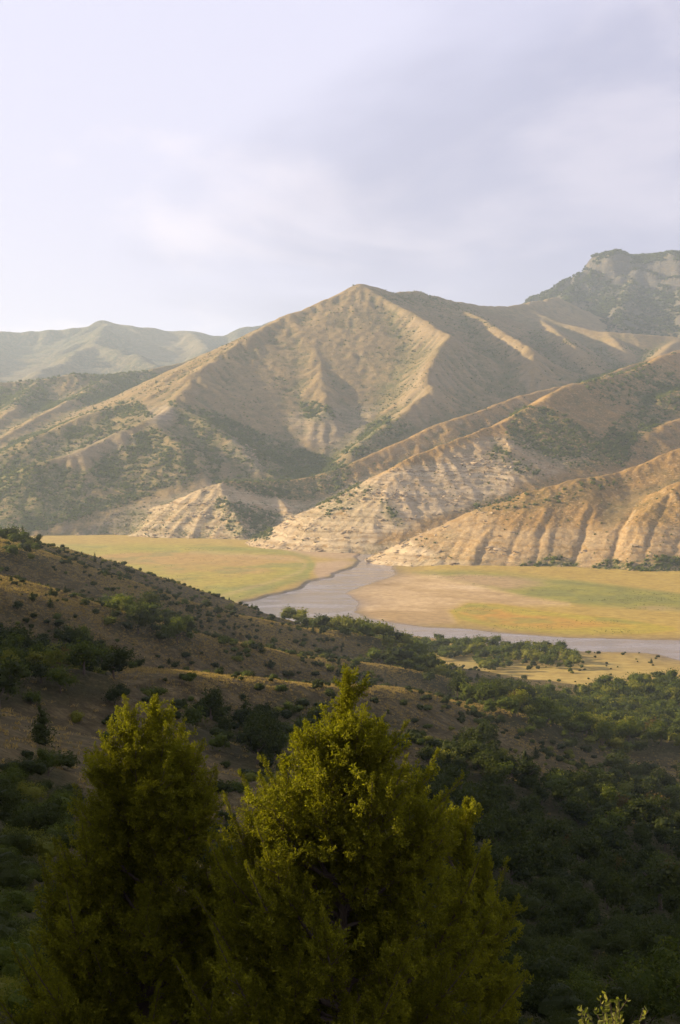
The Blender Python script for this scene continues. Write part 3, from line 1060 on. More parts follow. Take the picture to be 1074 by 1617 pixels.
SPURS = [(8.0, 30, [(-30, 900, 590), (70, 908, 610), (200, 950, 640), (307, 993, 620), (362, 1008, 630), (427, 1019, 650), (538, 1034, 690), (600, 1040, 720)]),
         (8.0, 27, [(-30, 985, 425), (100, 1003, 440), (166, 1021, 455), (226, 1034, 470), (302, 1049, 490), (377, 1069, 510), (452, 1079, 540), (538, 1088, 570), (650, 1103, 600), (720, 1112, 620), (765, 1120, 635)]),
         (5.0, 17, [(-30, 1138, 245), (60, 1134, 255), (130, 1132, 260), (172, 1142, 268)]),
         (6.5, 23, [(280, 1132, 330), (420, 1128, 370), (560, 1136, 400), (650, 1141, 430), (760, 1165, 450), (830, 1182, 470), (900, 1200, 490)]),
         (5, 18, [(1000, 1210, 510), (1050, 1208, 520), (1110, 1212, 520)]),
         (4, 18, [(780, 1262, 330), (860, 1290, 330), (960, 1340, 320), (1080, 1390, 300)])]
SPUR_XY = [(a, w, [P(*p)[:2] for p in pl]) for a, w, pl in SPURS]


def spur_height(x, y):
    """rounded crests, steeper on the side turned to the camera"""
    o = np.zeros(x.shape)
    for a, w, pl in SPUR_XY:
        best = np.full(x.shape, 1e9)
        for (ax, ay), (bx, by) in zip(pl[:-1], pl[1:]):
            ex, ey = bx - ax, by - ay
            t = np.clip(((x - ax) * ex + (y - ay) * ey) / (ex * ex + ey * ey), 0, 1)
            qx, qy = x - ax - ex * t, y - ay - ey * t
            d = np.sqrt(qx * qx + qy * qy) / np.where(qx * ey - qy * ex > 0, w * 0.85, w * 2.3)
            best = np.minimum(best, d)
        o = np.maximum(o, a * np.exp(-best ** 2))
    return o


def hill_noise(x, y):
    r = np.sqrt(x * x + y * y)
    amp = sstep(25, 160, r)
    # small spurs and runnels that fall with the slope (down to the right)
    al = x * 0.75 - y * 0.15
    ac = y + 0.30 * x
    g = ridged(al / 3.2, ac, 46, 3, 81) * 2.1 + fbm(x, y, 60, 4, 82) * 1.6 + 0.35 * fbm(x, y, 9, 3, 83)
    return amp * g * sstep(1000, 850, y) + spur_height(x, y)


HROWS = np.concatenate([np.linspace(-150, 0, 12)[:-1], np.arange(0, 30, 1.0), np.geomspace(30, 1300, 520)])
HUS = np.concatenate([-np.geomspace(0.285, 1.9, 60)[::-1], np.arange(-0.28, 0.2805, 0.0014), np.geomspace(0.285, 1.0, 30)])


def build_hillside():
    U, YY = np.meshgrid(HUS, HROWS)
    XX = U * (np.maximum(YY, 0) + 60)
    Z = tps.at(XX, YY) + hill_noise(XX, YY)
    pu, pv = to_px(XX, YY, Z)
    F = grid_faces(*XX.shape)
    V = np.stack([XX, YY, Z], -1).reshape(-1, 3)
    keep = V[:, 2][F].max(1) > -151.5
    used, f = sub_mesh(V, F, keep)
    jit = 10 * fbm(XX, YY, 40, 3, 15)
    scr = zone(pu + jit, pv + jit, TREE_ZONES, 14)
    o = link_mesh('hillside', V[used], f, M_SLOPE, {'scrub': scr.ravel()[used]})
    tag(o, 'dry brown grassy hillside falling in spurs from left to right', None, None, 'structure')


# where the near slope carries trees (photo-space outlines, weight = density)
TREE_ZONES = [
    (1.0, [(690, 1180), (760, 1190), (850, 1240), (900, 1235), (1000, 1225), (1100, 1250), (1100, 1640), (600, 1640), (640, 1300)]),
    (1.0, [(765, 1130), (840, 1120), (900, 1108), (960, 1086), (1100, 1078), (1100, 1190), (1010, 1195), (900, 1180), (790, 1145)]),
    (1.0, [(430, 972), (520, 985), (640, 1000), (740, 1005), (850, 1022), (830, 1035), (700, 1045), (610, 1030), (520, 1000)]),
    (0.9, [(740, 1040), (850, 1020), (930, 1040), (890, 1058), (760, 1056)]),
    (0.9, [(590, 1045), (670, 1055), (740, 1090), (860, 1104), (900, 1108), (820, 1130), (760, 1122), (680, 1082)]),
    (0.85, [(-20, 1030), (80, 1015), (170, 1030), (185, 1060), (170, 1095), (60, 1112), (-20, 1120)]),
    (0.75, [(170, 975), (240, 955), (300, 990), (305, 1030), (250, 1020), (180, 1000)]),
    (0.55, [(-20, 852), (40, 858), (75, 880), (70, 900), (-20, 890)]),
    (0.5, [(-20, 950), (60, 960), (110, 980), (100, 1000), (-20, 975)]),
    (0.8, [(290, 1130), (430, 1150), (470, 1180), (420, 1240), (330, 1190), (270, 1150)]),
    (0.5, [(430, 1085), (660, 1140), (700, 1180), (560, 1180), (430, 1130)]),
    (0.9, [(-20, 1240), (50, 1200), (100, 1210), (120, 1290), (90, 1420), (-20, 1420)]),
    (0.45, [(330, 1010), (380, 1020), (420, 1045), (360, 1045)]),
    (0.3, [(540, 1035), (640, 1050), (700, 1085), (620, 1085)]),
    (1.0, [(-20, 1390), (110, 1390), (200, 1480), (260, 1660), (-40, 1660)]),
]

M_SLOPE, _nt, _b = new_mat('dry_slope_grass')
_g = NT(_nt)
_pos = _g.pos()
_n1 = _g.noise(_pos, 0.02, 5, 0.6)
_n2 = _g.noise(_g.mapping(_pos, (0.16, 0.26, 0.26), (0, 0, -0.3)), 1.0, 6, 0.7)
_n3 = _g.noise(_pos, 1.1, 4, 0.7)
_c = _g.mix(_g.remap(_n1, 0.35, 0.65), (0.078, 0.064, 0.029), (0.112, 0.092, 0.041))
_c = _g.mix(_g.remap(_n2, 0.40, 0.68, 0, 0.8), _c, (0.23, 0.175, 0.078))
_c = _g.mix(_g.remap(_n3, 0.35, 0.7, 0.0, 0.6), _c, (0.055, 0.036, 0.019))
_c = _g.mix(_g.math('MULTIPLY', _g.attr('scrub').outputs['Fac'], _g.remap(_n3, 0.3, 0.6, 0.4, 0.95), True), _c, (0.045, 0.045, 0.017))
_g.put(_b.inputs['Base Color'], _c)
_b.inputs['Roughness'].default_value = 1.0
_b.inputs['Specular IOR Level'].default_value = 0.05
_h = _g.math('ADD', _g.math('MULTIPLY', _n2, 0.9), _g.math('MULTIPLY', _n3, 0.5))
_g.put(_b.inputs['Normal'], _g.bump(_h, 2.2))

build_hillside()
print('hillside', round(time.time() - T0, 1))

# ------------------------------------------------------------------ haze
M_HAZE = bpy.data.materials.new('haze_air')
M_HAZE.use_nodes = True
_nt = M_HAZE.node_tree
_nt.nodes.clear()
_o = _nt.nodes.new('ShaderNodeOutputMaterial')
_v = _nt.nodes.new('ShaderNodeVolumePrincipled')
_v.inputs['Color'].default_value = (0.72, 0.86, 1.0, 1)
_v.inputs['Density'].default_value = 0.000062
_v.inputs['Anisotropy'].default_value = 0.25
_nt.links.new(_v.outputs[0], _o.inputs['Volume'])


def box_mesh(x0, x1, y0, y1, z0, z1):
    v = [(x, y, z) for z in (z0, z1) for y in (y0, y1) for x in (x0, x1)]
    f = [(0, 2, 3, 1), (4, 5, 7, 6), (0, 1, 5, 4), (2, 6, 7, 3), (0, 4, 6, 2), (1, 3, 7, 5)]
    return v, f


_vv, _ff = box_mesh(-13800, 13800, -3300, 13300, -178, 1090)
tag(link_mesh('haze', _vv, _ff, M_HAZE, smooth=False), 'thin pale haze filling the valley air', None, None, 'stuff')

# ------------------------------------------------------------------ vegetation
M_BARK, _nt, _b = new_mat('tree_bark')
_g = NT(_nt)
_n = _g.noise(_g.mapping(_g.N.new('ShaderNodeTexCoord').outputs['Object'], (14, 14, 3)), 1.0, 5, 0.7)
_g.put(_b.inputs['Base Color'], _g.mix(_n, (0.045, 0.03, 0.02), (0.13, 0.095, 0.065)))
_b.inputs['Roughness'].default_value = 0.95
_g.put(_b.inputs['Normal'], _g.bump(_n, 0.02, 0.8))


def leaf_material(name, a, b_, c, trans=0.35, rough=0.6):
    """leaf cards: colour varies from plant to plant and from clump to clump"""
    m = bpy.data.materials.new(name)
    m.use_nodes = True
    nt = m.node_tree
    nt.nodes.clear()
    g = NT(nt)
    out = g.N.new('ShaderNodeOutputMaterial')
    oi = g.N.new('ShaderNodeObjectInfo')
    t = g.attr('tint').outputs['Fac']
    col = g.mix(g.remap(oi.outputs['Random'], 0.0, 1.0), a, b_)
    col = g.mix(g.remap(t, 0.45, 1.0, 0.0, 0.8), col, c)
    p = g.N.new('ShaderNodeBsdfPrincipled')
    g.put(p.inputs['Base Color'], col)
    p.inputs['Roughness'].default_value = rough
    p.inputs['Specular IOR Level'].default_value = 0.08
    tr = g.N.new('ShaderNodeBsdfTranslucent')
    g.put(tr.inputs['Color'], g.mix(1.0, col, (1.25, 1.35, 0.6), 'MULTIPLY'))
    mx = g.N.new('ShaderNodeMixShader')
    mx.inputs[0].default_value = trans
    g.L.new(p.outputs[0], mx.inputs[1])
    g.L.new(tr.outputs[0], mx.inputs[2])
    g.L.new(mx.outputs[0], out.inputs['Surface'])
    return m


M_LEAF = {
    'dark green': leaf_material('dark_green_leaves', (0.024, 0.033, 0.005), (0.037, 0.047, 0.006), (0.062, 0.070, 0.009)),
    'mid green': leaf_material('mid_green_leaves', (0.046, 0.062, 0.006), (0.070, 0.088, 0.008), (0.120, 0.128, 0.012)),
    'yellowish': leaf_material('yellowish_leaves', (0.095, 0.105, 0.010), (0.135, 0.135, 0.013), (0.19, 0.17, 0.02)),
    'reddish brown': leaf_material('reddish_leaves', (0.060, 0.038, 0.010), (0.080, 0.052, 0.013), (0.10, 0.068, 0.016)),
}
M_SCRUB = leaf_material('scrub_leaves', (0.058, 0.076, 0.010), (0.098, 0.115, 0.014), (0.15, 0.155, 0.02), 0.3)
M_JUN = leaf_material('juniper_sprays', (0.105, 0.106, 0.006), (0.155, 0.152, 0.008), (0.25, 0.23, 0.012), 0.45, 0.65)


class MB:
    """collects triangles and quads of one mesh"""

    def __init__(s):
        s.v, s.f, s.t = [], [], []

    def add(s, v, f, tint=0.5):
        n = len(s.v)
        s.v += [tuple(p) for p in v]
        s.f += [tuple(i + n for i in q) for q in f]
        s.t += [tint] * len(v)

    def tube(s, pts, radii, sides=6, tint=0.5):
        rings = []
        pts = [Vector(p) for p in pts]
        for i, p in enumerate(pts):
            d = (pts[min(i + 1, len(pts) - 1)] - pts[max(i - 1, 0)]).normalized()
            a = d.orthogonal().normalized() if i == 0 else (a - d * a.dot(d)).normalized()
            b = d.cross(a)
            rings.append([p + (a * math.cos(2 * math.pi * k / sides) + b * math.sin(2 * math.pi * k / sides)) * radii[i] for k in range(sides)])
        v = [q for r in rings for q in r]
        f = []
        for i in range(len(rings) - 1):
            for k in range(sides):
                k2 = (k + 1) % sides
                f.append((i * sides + k, i * sides + k2, (i + 1) * sides + k2, (i + 1) * sides + k))
        s.add(v, f, tint)

    def mesh(s, name, mat, smooth=True):
        me = bpy.data.meshes.new(name)
        me.from_pydata(s.v, [], s.f)
        if smooth:
            me.polygons.foreach_set('use_smooth', np.ones(len(me.polygons), bool))
        at = me.attributes.new('tint', 'FLOAT', 'POINT')
        at.data.foreach_set('value', np.array(s.t, np.float32))
        me.materials.append(mat)
        return me


def link(name, me, parent=None):
    o = bpy.data.objects.new(name, me)
    COL.objects.link(o)
    if parent is not None:
        o.parent = parent
    return o


_bm = bmesh.new()
bmesh.ops.create_icosphere(_bm, subdivisions=2, radius=1.0)
ICO_V = np.array([v.co[:] for v in _bm.verts])
ICO_F = [tuple(v.index for v in f.verts) for f in _bm.faces]
_bm.free()


def crown_mesh(seed, lobes, n_clump, n_leaf, leaf, mat, name='crown', core=0.62):
    """crown of leaf cards gathered in clumps on several lobes; lobes = [(x, y, z, rx, rz)], unit height"""
    r = np.random.default_rng(seed)
    V, Fc, T = [], [], []
    w = np.array([l[3] ** 2 for l in lobes])
    pick = r.choice(len(lobes), n_clump, p=w / w.sum())
    for k in range(n_clump):
        lx, ly, lz, rx, rz = lobes[pick[k]]
        d = r.normal(size=3)
        d /= np.linalg.norm(d)
        if d[2] < -0.5:
            d[2] *= -0.4
        rad = r.uniform(0.72, 1.08)
        c = np.array([lx + d[0] * rx * rad, ly + d[1] * rx * rad, lz + d[2] * rz * rad])
        tint = r.random()
        cr = leaf * r.uniform(1.0, 1.9)
        for q in range(n_leaf):
            p = c + r.normal(size=3) * cr * 0.75
            n = d * 0.7 + r.normal(size=3) * 0.75
            n /= np.linalg.norm(n)
            a = np.cross(n, r.normal(size=3))
            a /= np.linalg.norm(a) + 1e-9
            b = np.cross(n, a)
            s1 = leaf * r.uniform(0.35, 0.8)
            s2 = s1 * r.uniform(0.45, 0.75)
            i = len(V)
            V += [p - a * s1, p + b * s2 + n * s2 * 0.2, p + a * s1, p - b * s2 + n * s2 * 0.2]
            Fc.append((i, i + 1, i + 2, i + 3))
            T += [np.clip(tint * 0.7 + r.random() * 0.3, 0, 1)] * 4
    if core:
        for lx, ly, lz, rx, rz in lobes:
            i = len(V)
            k = core + 0.22 * (r.random(len(ICO_V)) - 0.5)
            for c, q in zip(ICO_V, k):
                V.append(np.array([lx + c[0] * rx * q, ly + c[1] * rx * q, lz + c[2] * rz * q]))
            Fc += [tuple(a + i for a in f) for f in ICO_F]
            T += list(0.5 * r.random(len(ICO_V)))
    me = bpy.data.meshes.new(name)
    me.from_pydata([tuple(v) for v in V], [], Fc)
    at = me.attributes.new('tint', 'FLOAT', 'POINT')
    at.data.foreach_set('value', np.array(T, np.float32))
    me.materials.append(mat)
    return me


def lobes_broad(r, spread=0.36):
    L = [(0, 0, 0.60, 0.30, 0.30)]
    for k in range(r.integers(4, 8)):
        a = r.uniform(0, 2 * math.pi)
        q = r.uniform(0.12, spread)
        L.append((q * math.cos(a), q * math.sin(a), r.uniform(0.38, 0.80), r.uniform(0.14, 0.25), r.uniform(0.13, 0.22)))
    return L


def lobes_bush(r):
    L = [(0, 0, 0.42, 0.45, 0.40)]
    for k in range(r.integers(3, 6)):
        a = r.uniform(0, 2 * math.pi)
        q = r.uniform(0.2, 0.5)
        L.append((q * math.cos(a), q * math.sin(a), r.uniform(0.25, 0.6), r.uniform(0.2, 0.34), r.uniform(0.2, 0.36)))
    return L


def lobes_cone(r):
    L = []
    for z, q in ((0.12, 0.30), (0.3, 0.29), (0.48, 0.24), (0.65, 0.18), (0.8, 0.12), (0.92, 0.06)):
        L.append((r.uniform(-.05, .05), r.uniform(-.05, .05), z, q, 0.16))
    return L


def trunk_mesh(seed, name='trunk'):
    r = np.random.default_rng(seed)
    mb = MB()
    bx, by = r.uniform(-.04, .04, 2)
    mb.tube([(0, 0, -0.06), (bx * .5, by * .5, 0.2), (bx, by, 0.5), (bx * 1.3, by * 1.3, 0.8)], [0.035, 0.026, 0.018, 0.006])
    for k in range(4):
        a = r.uniform(0, 6.28)
        z0 = r.uniform(0.2, 0.5)
        q = r.uniform(0.18, 0.3)
        mb.tube([(bx * z0, by * z0, z0), (q * .5 * math.cos(a), q * .5 * math.sin(a), z0 + 0.12), (q * math.cos(a), q * math.sin(a), z0 + 0.26)], [0.014, 0.010, 0.004], 5)
    return mb.mesh(name, M_BARK)


r_ = np.random.default_rng(77)
TREE_MESH = [crown_mesh(100 + k, lobes_broad(r_), 130, 8, 0.062, M_LEAF['mid green']) for k in range(7)]
BUSH_MESH = [crown_mesh(200 + k, lobes_bush(r_), 90, 7, 0.085, M_LEAF['dark green'], 'bush') for k in range(5)]
CONE_MESH = [crown_mesh(300 + k, lobes_cone(r_), 130, 8, 0.05, M_LEAF['dark green'], 'crown') for k in range(3)]
TRUNK_MESH = [trunk_mesh(400 + k) for k in range(4)]
NEAR_MESH = [crown_mesh(700 + k, lobes_broad(r_) if k < 3 else lobes_bush(r_), 560, 9, 0.026, M_LEAF['mid green'], 'crown' if k < 3 else 'bush') for k in range(6)]
FAR_MESH = [crown_mesh(500 + k, lobes_broad(r_) if k < 3 else lobes_bush(r_), 70, 5, 0.085, M_LEAF['mid green'], 'far_crown', 0.85) for k in range(5)]
SCRUB_MESH = [crown_mesh(600 + k, lobes_bush(r_)[:3], 12, 4, 0.20, M_SCRUB, 'scrub_clump', 0.85) for k in range(4)]


def proto(me):
    return bpy.data.objects.new(me.name + '_source', me)          # never linked: only read by the scatter nodes


def scatter_group(name, objs):
    ng = bpy.data.node_groups.new(name, 'GeometryNodeTree')
    ng.interface.new_socket('Geometry', in_out='INPUT', socket_type='NodeSocketGeometry')
    ng.interface.new_socket('Geometry', in_out='OUTPUT', socket_type='NodeSocketGeometry')
    N, L = ng.nodes, ng.links
    gi = N.new('NodeGroupInput')
    go = N.new('NodeGroupOutput')
    join = N.new('GeometryNodeJoinGeometry')
    for o in reversed(objs):
        oi = N.new('GeometryNodeObjectInfo')
        oi.inputs['Object'].default_value = o
        oi.transform_space = 'ORIGINAL'
        g2i = N.new('GeometryNodeGeometryToInstance')
        L.new(oi.outputs['Geometry'], g2i.inputs[0])
        L.new(g2i.outputs[0], join.inputs[0])
    iop = N.new('GeometryNodeInstanceOnPoints')
    L.new(gi.outputs[0], iop.inputs['Points'])
    L.new(join.outputs[0], iop.inputs['Instance'])
    iop.inputs['Pick Instance'].default_value = True
    for nm, ty, sock in (('pick', 'INT', 'Instance Index'), ('turn', 'FLOAT_VECTOR', 'Rotation'), ('size', 'FLOAT_VECTOR', 'Scale')):
        a = N.new('GeometryNodeInputNamedAttribute')
        a.data_type = ty
        a.inputs['Name'].default_value = nm
        src = a.outputs['Attribute']
        if sock == 'Rotation':
            e = N.new('FunctionNodeEulerToRotation')
            L.new(src, e.inputs[0])
            src = e.outputs[0]
        L.new(src, iop.inputs[sock])
    L.new(iop.outputs[0], go.inputs[0])
    return ng


def scatter(name, ng, pts, turn, size, pick, parent=None):
    me = bpy.data.meshes.new(name)
    n = len(pts)
    me.vertices.add(n)
    me.vertices.foreach_set('co', np.asarray(pts, np.float32).ravel())
    for nm, ty, arr, key in (('turn', 'FLOAT_VECTOR', turn, 'vector'), ('size', 'FLOAT_VECTOR', size, 'vector'), ('pick', 'INT', pick, 'value')):
        a = me.attributes.new(nm, ty, 'POINT')
        a.data.foreach_set(key, np.asarray(arr, np.int32 if ty == 'INT' else np.float32).ravel())
    o = link(name, me, parent)
    md = o.modifiers.new('scatter', 'NODES')
    md.node_group = ng
    return o


FAR_TONES = []
for _m in FAR_MESH:
    for _t in ('dark green', 'mid green', 'yellowish'):
        _c = _m.copy()
        _c.materials.clear()
        _c.materials.append(M_LEAF[_t])
        FAR_TONES.append(_c)
NG_FAR = scatter_group('far_tree_scatter', [proto(m) for m in FAR_TONES])
NG_SCRUB = scatter_group('scrub_scatter', [proto(m) for m in SCRUB_MESH])

# ground height near the camera and on the flat, on a grid for quick lookups
GX0, GY0, GC = -420.0, -20.0, 4.0
_gx, _gy = np.meshgrid(GX0 + np.arange(260) * GC, GY0 + np.arange(340) * GC)
_h1 = tps.at(_gx, _gy) + hill_noise(_gx, _gy)
_h2, _d2, _ = floor_height(_gx, _gy)
_on_water = _d2 < 4
GF = Field(np.maximum(_h1, np.where(_gy > 700, _h2, -400)), GX0, GY0, GC)
WF = Field((_on_water & (_h1 < -149)).astype(float), GX0, GY0, GC)


def seen(x, y, z):
    """clear line from the camera over the near slope"""
    ok = np.ones(x.shape, bool)
    for t in np.linspace(0.08, 0.97, 60):
        ok &= GF.at(x * t, y * t) < z * t + 0.4
    return ok


def thin(x, y, rad, order=None):
    """keep points so that no two stand closer than the mean of their radii"""
    keep = []
    cell = {}
    for i in range(len(x)):
        c = (int(x[i] // 6), int(y[i] // 6))
        ok = True
        for a in (-1, 0, 1):
            for b in (-1, 0, 1):
                for j in cell.get((c[0] + a, c[1] + b), ()):
                    if (x[i] - x[j]) ** 2 + (y[i] - y[j]) ** 2 < (0.5 * (rad[i] + rad[j])) ** 2:
                        ok = False
                        break
                if not ok:
                    break
            if not ok:
                break
        if ok:
            cell.setdefault(c, []).append(i)
            keep.append(i)
    return np.array(keep, int)


PLACE = ['shaded lower right thicket', 'wood below the spur', 'near riverside tree belt', 'tree strip beside the dry meadow',
         'trees between spur and meadow', 'dark hollow on the left slope', 'clump under the skyline', 'upper left skyline bushes',
         'brown slope by the left edge', 'thicket behind the left juniper', 'spur behind the tallest juniper', 'deep shade below the brown hump',
         'slope beside wooded fold', 'spur above riverside trees', 'corner by the left juniper', 'open brown grass slope']


def place_trees():
    r = np.random.default_rng(42)
    n = 150000
    yy = np.sqrt(r.uniform(34 ** 2, 1120 ** 2, n))
    uu = r.uniform(-0.262, 0.262, n)
    xx = uu * yy
    zz = GF.at(xx, yy)
    pu, pv = to_px(xx, yy, zz)
    ok = (WF.at(xx, yy) < 0.05)
    dens = np.zeros(n)
    zid = np.full(n, len(TREE_ZONES))
    jit = 9 * fbm(xx, yy, 35, 3, 15)
    for k, (w, poly) in enumerate(TREE_ZONES):
        d = zone(pu + jit, pv + jit, [(w, poly)], 8)
        m = d > dens
        dens[m] = d[m]
        zid[m] = k
    forest = dens > 0.2
    patch = sstep(-0.35, 0.12, fbm(xx, yy, 45, 3, 16))
    clus = sstep(0.05, 0.5, fbm(xx, yy, 60, 3, 17))
    p = np.where(forest, dens ** 2 * (0.12 + 0.88 * patch) * 0.9, (0.03 + 0.15 * clus) * (pv > 850))
    # bare hump and bare bands stay clear
    bare = zone(pu, pv, [(1, [(-20, 1118), (60, 1112), (150, 1112), (165, 1130), (150, 1200), (100, 1205), (40, 1200), (-20, 1230)]), (0.8, [(640, 1125), (700, 1128), (800, 1155), (860, 1172), (900, 1195), (800, 1180), (700, 1150)]),
                         (0.95, [(1015, 1188), (1100, 1186), (1100, 1252), (1040, 1240)]), (0.9, [(775, 1255), (830, 1248), (875, 1300), (860, 1330), (800, 1310)]), (0.9, [(870, 1300), (960, 1326), (1090, 1366), (1090, 1420), (960, 1385)]),
                         (0.97, [(650, 1072), (740, 1062), (880, 1060), (985, 1050), (1090, 1046), (1090, 1062), (970, 1070), (900, 1092), (830, 1098), (720, 1092)])], 5)
    p = p * (1 - 0.93 * bare) * np.where((yy > 930) & ~forest, 0.3, 1.0)
    ok &= r.random(n) < p
    xx, yy, zz, pu, pv, zid, forest = [a[ok] for a in (xx, yy, zz, pu, pv, zid, forest)]
    m = len(xx)
    tall = r.lognormal(0, 0.36, m)
    ht = np.where(forest, np.where(np.isin(zid, (8, 10, 12, 13)), 2.6, 5.2), 1.8) * tall
    ht = np.where(np.isin(zid, (1, 2, 3, 4)), ht * 1.5, ht)
    ht = np.where(zid == 11, ht * 0.55, ht)
    ht = np.where((zid == 14) | (yy < 70), ht * 0.42, ht)
    ht = np.where(zid == 0, ht * np.clip(yy / 260, 0.7, 1.1), ht)
    ht = np.clip(ht, 0.7, 10)
    vis = seen(xx, yy, zz + ht * 0.9)
    xx, yy, zz, pu, pv, zid, forest, ht = [a[vis] for a in (xx, yy, zz, pu, pv, zid, forest, ht)]
    keep = thin(xx, yy, ht * 0.84)
    xx, yy, zz, pu, pv, zid, forest, ht = [a[keep] for a in (xx, yy, zz, pu, pv, zid, forest, ht)]
    m = len(xx)
    kind = np.where(ht > 3.6, 0, 1)                       # tree, bush
    kind = np.where((r.random(m) < 0.16) & (ht > 2.2) & (pv < 1250) & (~np.isin(zid, (1, 2, 3))), 2, kind)   # dark conical juniper
    tn = fbm(xx, yy, 70, 2, 91) + r.normal(0, 0.6, m)
    tn = tn - 0.8 * (zid == 0) + 0.25 * np.isin(zid, (1, 2, 3))  # deeper shade put into the leaf colour of the lower right thicket
    tone = np.where(tn > 0.62, 2, np.where(tn > -0.12, 1, 0))
    tone = np.where((r.random(m) < 0.035) & (yy > 220), 3, tone)
    tone = np.where((kind == 2) | (~forest & (r.random(m) < 0.6)), 0, tone)
    names = ['dark green', 'mid green', 'yellowish', 'reddish brown']
    size_px = ht * FPX / yy
    far = np.ones(m, bool)
    single = np.zeros(m, bool)
    for k in range(3):
        idx = np.where(kind == k)[0]
        single[idx[np.argsort(-size_px[idx])][:298 if k < 2 else 150]] = True
    count = 0
    for k, nm in ((0, 'leafy_tree'), (1, 'bush'), (2, 'juniper')):
        idx = np.where(kind == k)[0]
        idx = idx[np.argsort(-size_px[idx])][:298 if k < 2 else 150]
        for i in idx:
            far[i] = False
            tn_ = names[tone[i]]
            big = ('tall' if size_px[i] > 75 else 'small' if size_px[i] < 34 else '')
            noun = {0: 'leafy tree', 1: 'rounded bush', 2: 'conical juniper'}[k]
            nouns = {0: 'leafy trees', 1: 'rounded bushes', 2: 'conical junipers'}[k]
            same = np.where(single & (zid == zid[i]))[0]
            fx = np.mean(pu[same] < pu[i])
            fy = np.mean(pv[same] < pv[i])
            row = ('upper', 'middle', 'lower')[min(int(fy * 3), 2)]
            cl_ = ('left', 'centre', 'right')[min(int(fx * 3), 2)]
            spot = 'centre' if row == 'middle' and cl_ == 'centre' else '%s %s' % (row, cl_)
            sx = ht[i] * r.uniform(0.80, 1.25)
            form = 'broad' if sx > ht[i] * 1.1 else 'slim' if sx < ht[i] * 0.93 else ''
            lab = ' '.join(w for w in (big, form, tn_, noun + ',', spot, 'of', PLACE[zid[i]]) if w)
            cat = {0: 'tree', 1: 'bush', 2: 'juniper'}[k]
            loc = (xx[i], yy[i], zz[i] - 0.05 * ht[i])
            if k == 1:
                o = link(nm, NEAR_MESH[3 + r.integers(3)] if yy[i] < 150 else BUSH_MESH[r.integers(len(BUSH_MESH))])
                crown = o
                o.location = loc
            else:
                o = bpy.data.objects.new(nm, None)
                o.empty_display_size = 0.3
                COL.objects.link(o)
                o.location = loc if k == 2 or yy[i] > 170 else (xx[i], yy[i], zz[i] - 0.22 * ht[i])
                crown = link('crown', CONE_MESH[r.integers(3)] if k == 2 else NEAR_MESH[r.integers(3)] if yy[i] < 170 else TREE_MESH[r.integers(7)], o)
                if size_px[i] > 30:
                    link('trunk', TRUNK_MESH[r.integers(4)], o)
            o.rotation_euler = (0, 0, r.uniform(0, 6.28))
            o.scale = (sx, sx, ht[i] * (0.85 if k == 1 else 1.0))
            crown.material_slots[0].link = 'OBJECT'
            crown.material_slots[0].material = M_LEAF[tn_]
            tag(o, lab, cat, '%s in the %s' % (nouns, PLACE[zid[i]]))
            count += 1
    print('plants', m, 'single', count)
    idx = np.where(far)[0]
    q = len(idx)
    if q:
        turn = np.zeros((q, 3))
        turn[:, 2] = r.uniform(0, 6.28, q)
        sz = np.stack([ht[idx] * r.uniform(0.85, 1.2, q)] * 2 + [ht[idx]], -1)
        o = scatter('distant_woodland', NG_FAR, np.stack([xx[idx], yy[idx], zz[idx] - 0.05 * ht[idx]], -1), turn, sz, np.where(ht[idx] > 3.0, r.integers(0, 3, q), r.integers(3, 5, q)) * 3 + np.minimum(tone[idx], 2))
        tag(o, 'mass of small green trees and bushes farther down the slope', None, None, 'stuff')


place_trees()
print('trees', round(time.time() - T0, 1))


def scrub_hills():
    """thousands of small bushes on the slopes beyond the river"""
    r = np.random.default_rng(7)
    n = 420000
    yy = np.sqrt(r.uniform(1760 ** 2, 4700 ** 2, n))
    xx = r.uniform(-0.26, 0.26, n) * yy
    zz = hills_at(xx, yy)
    pu, pv = to_px(xx, yy, zz)
    jit = 6 * fbm(xx, yy, 60, 3, 14)
    d = zone(pu + jit, pv + 0.6 * jit, SCRUBS, 8.0)
    own = FB.near(xx, yy, OWN)
    d = np.where(own == 6, 0.7 * sstep(-0.35, 0.25, fbm(xx, yy, 260, 3, 8)), d)
    clump = sstep(-0.15, 0.35, fbm(xx, yy, 70, 4, 23))
    p = d * (0.15 + 0.85 * clump) * 0.62 * (1 + 0.8 * np.clip(CAV.at(xx, yy), -0.6, 1.2)) + 0.10 * np.clip(CAV.at(xx, yy), 0, 1) * (own < 4) + 0.07 * sstep(0.0, 0.5, fbm(xx, yy, 140, 4, 24)) + 0.004
    ok = (r.random(n) < p) & (zz > -148.5)
    xx, yy, zz, d = xx[ok], yy[ok], zz[ok], d[ok]
    q = len(xx)
    sz = r.lognormal(0, 0.35, q) * np.where(d > 0.3, 4.6, 2.1)
    sz = np.clip(sz * np.clip(yy / 3000, 0.75, 1.5), 1.2, 11)
    turn = np.zeros((q, 3))
    turn[:, 2] = r.uniform(0, 6.28, q)
    o = scatter('hill_scrub', NG_SCRUB, np.stack([xx, yy, zz - 0.15 * sz], -1), turn, np.stack([sz, sz, sz * r.uniform(0.7, 1.0, q)], -1), r.integers(0, 4, q))
    tag(o, 'dots and patches of green scrub on the hills across the river', None, None, 'stuff')
    print('scrub', q)



scrub_hills()


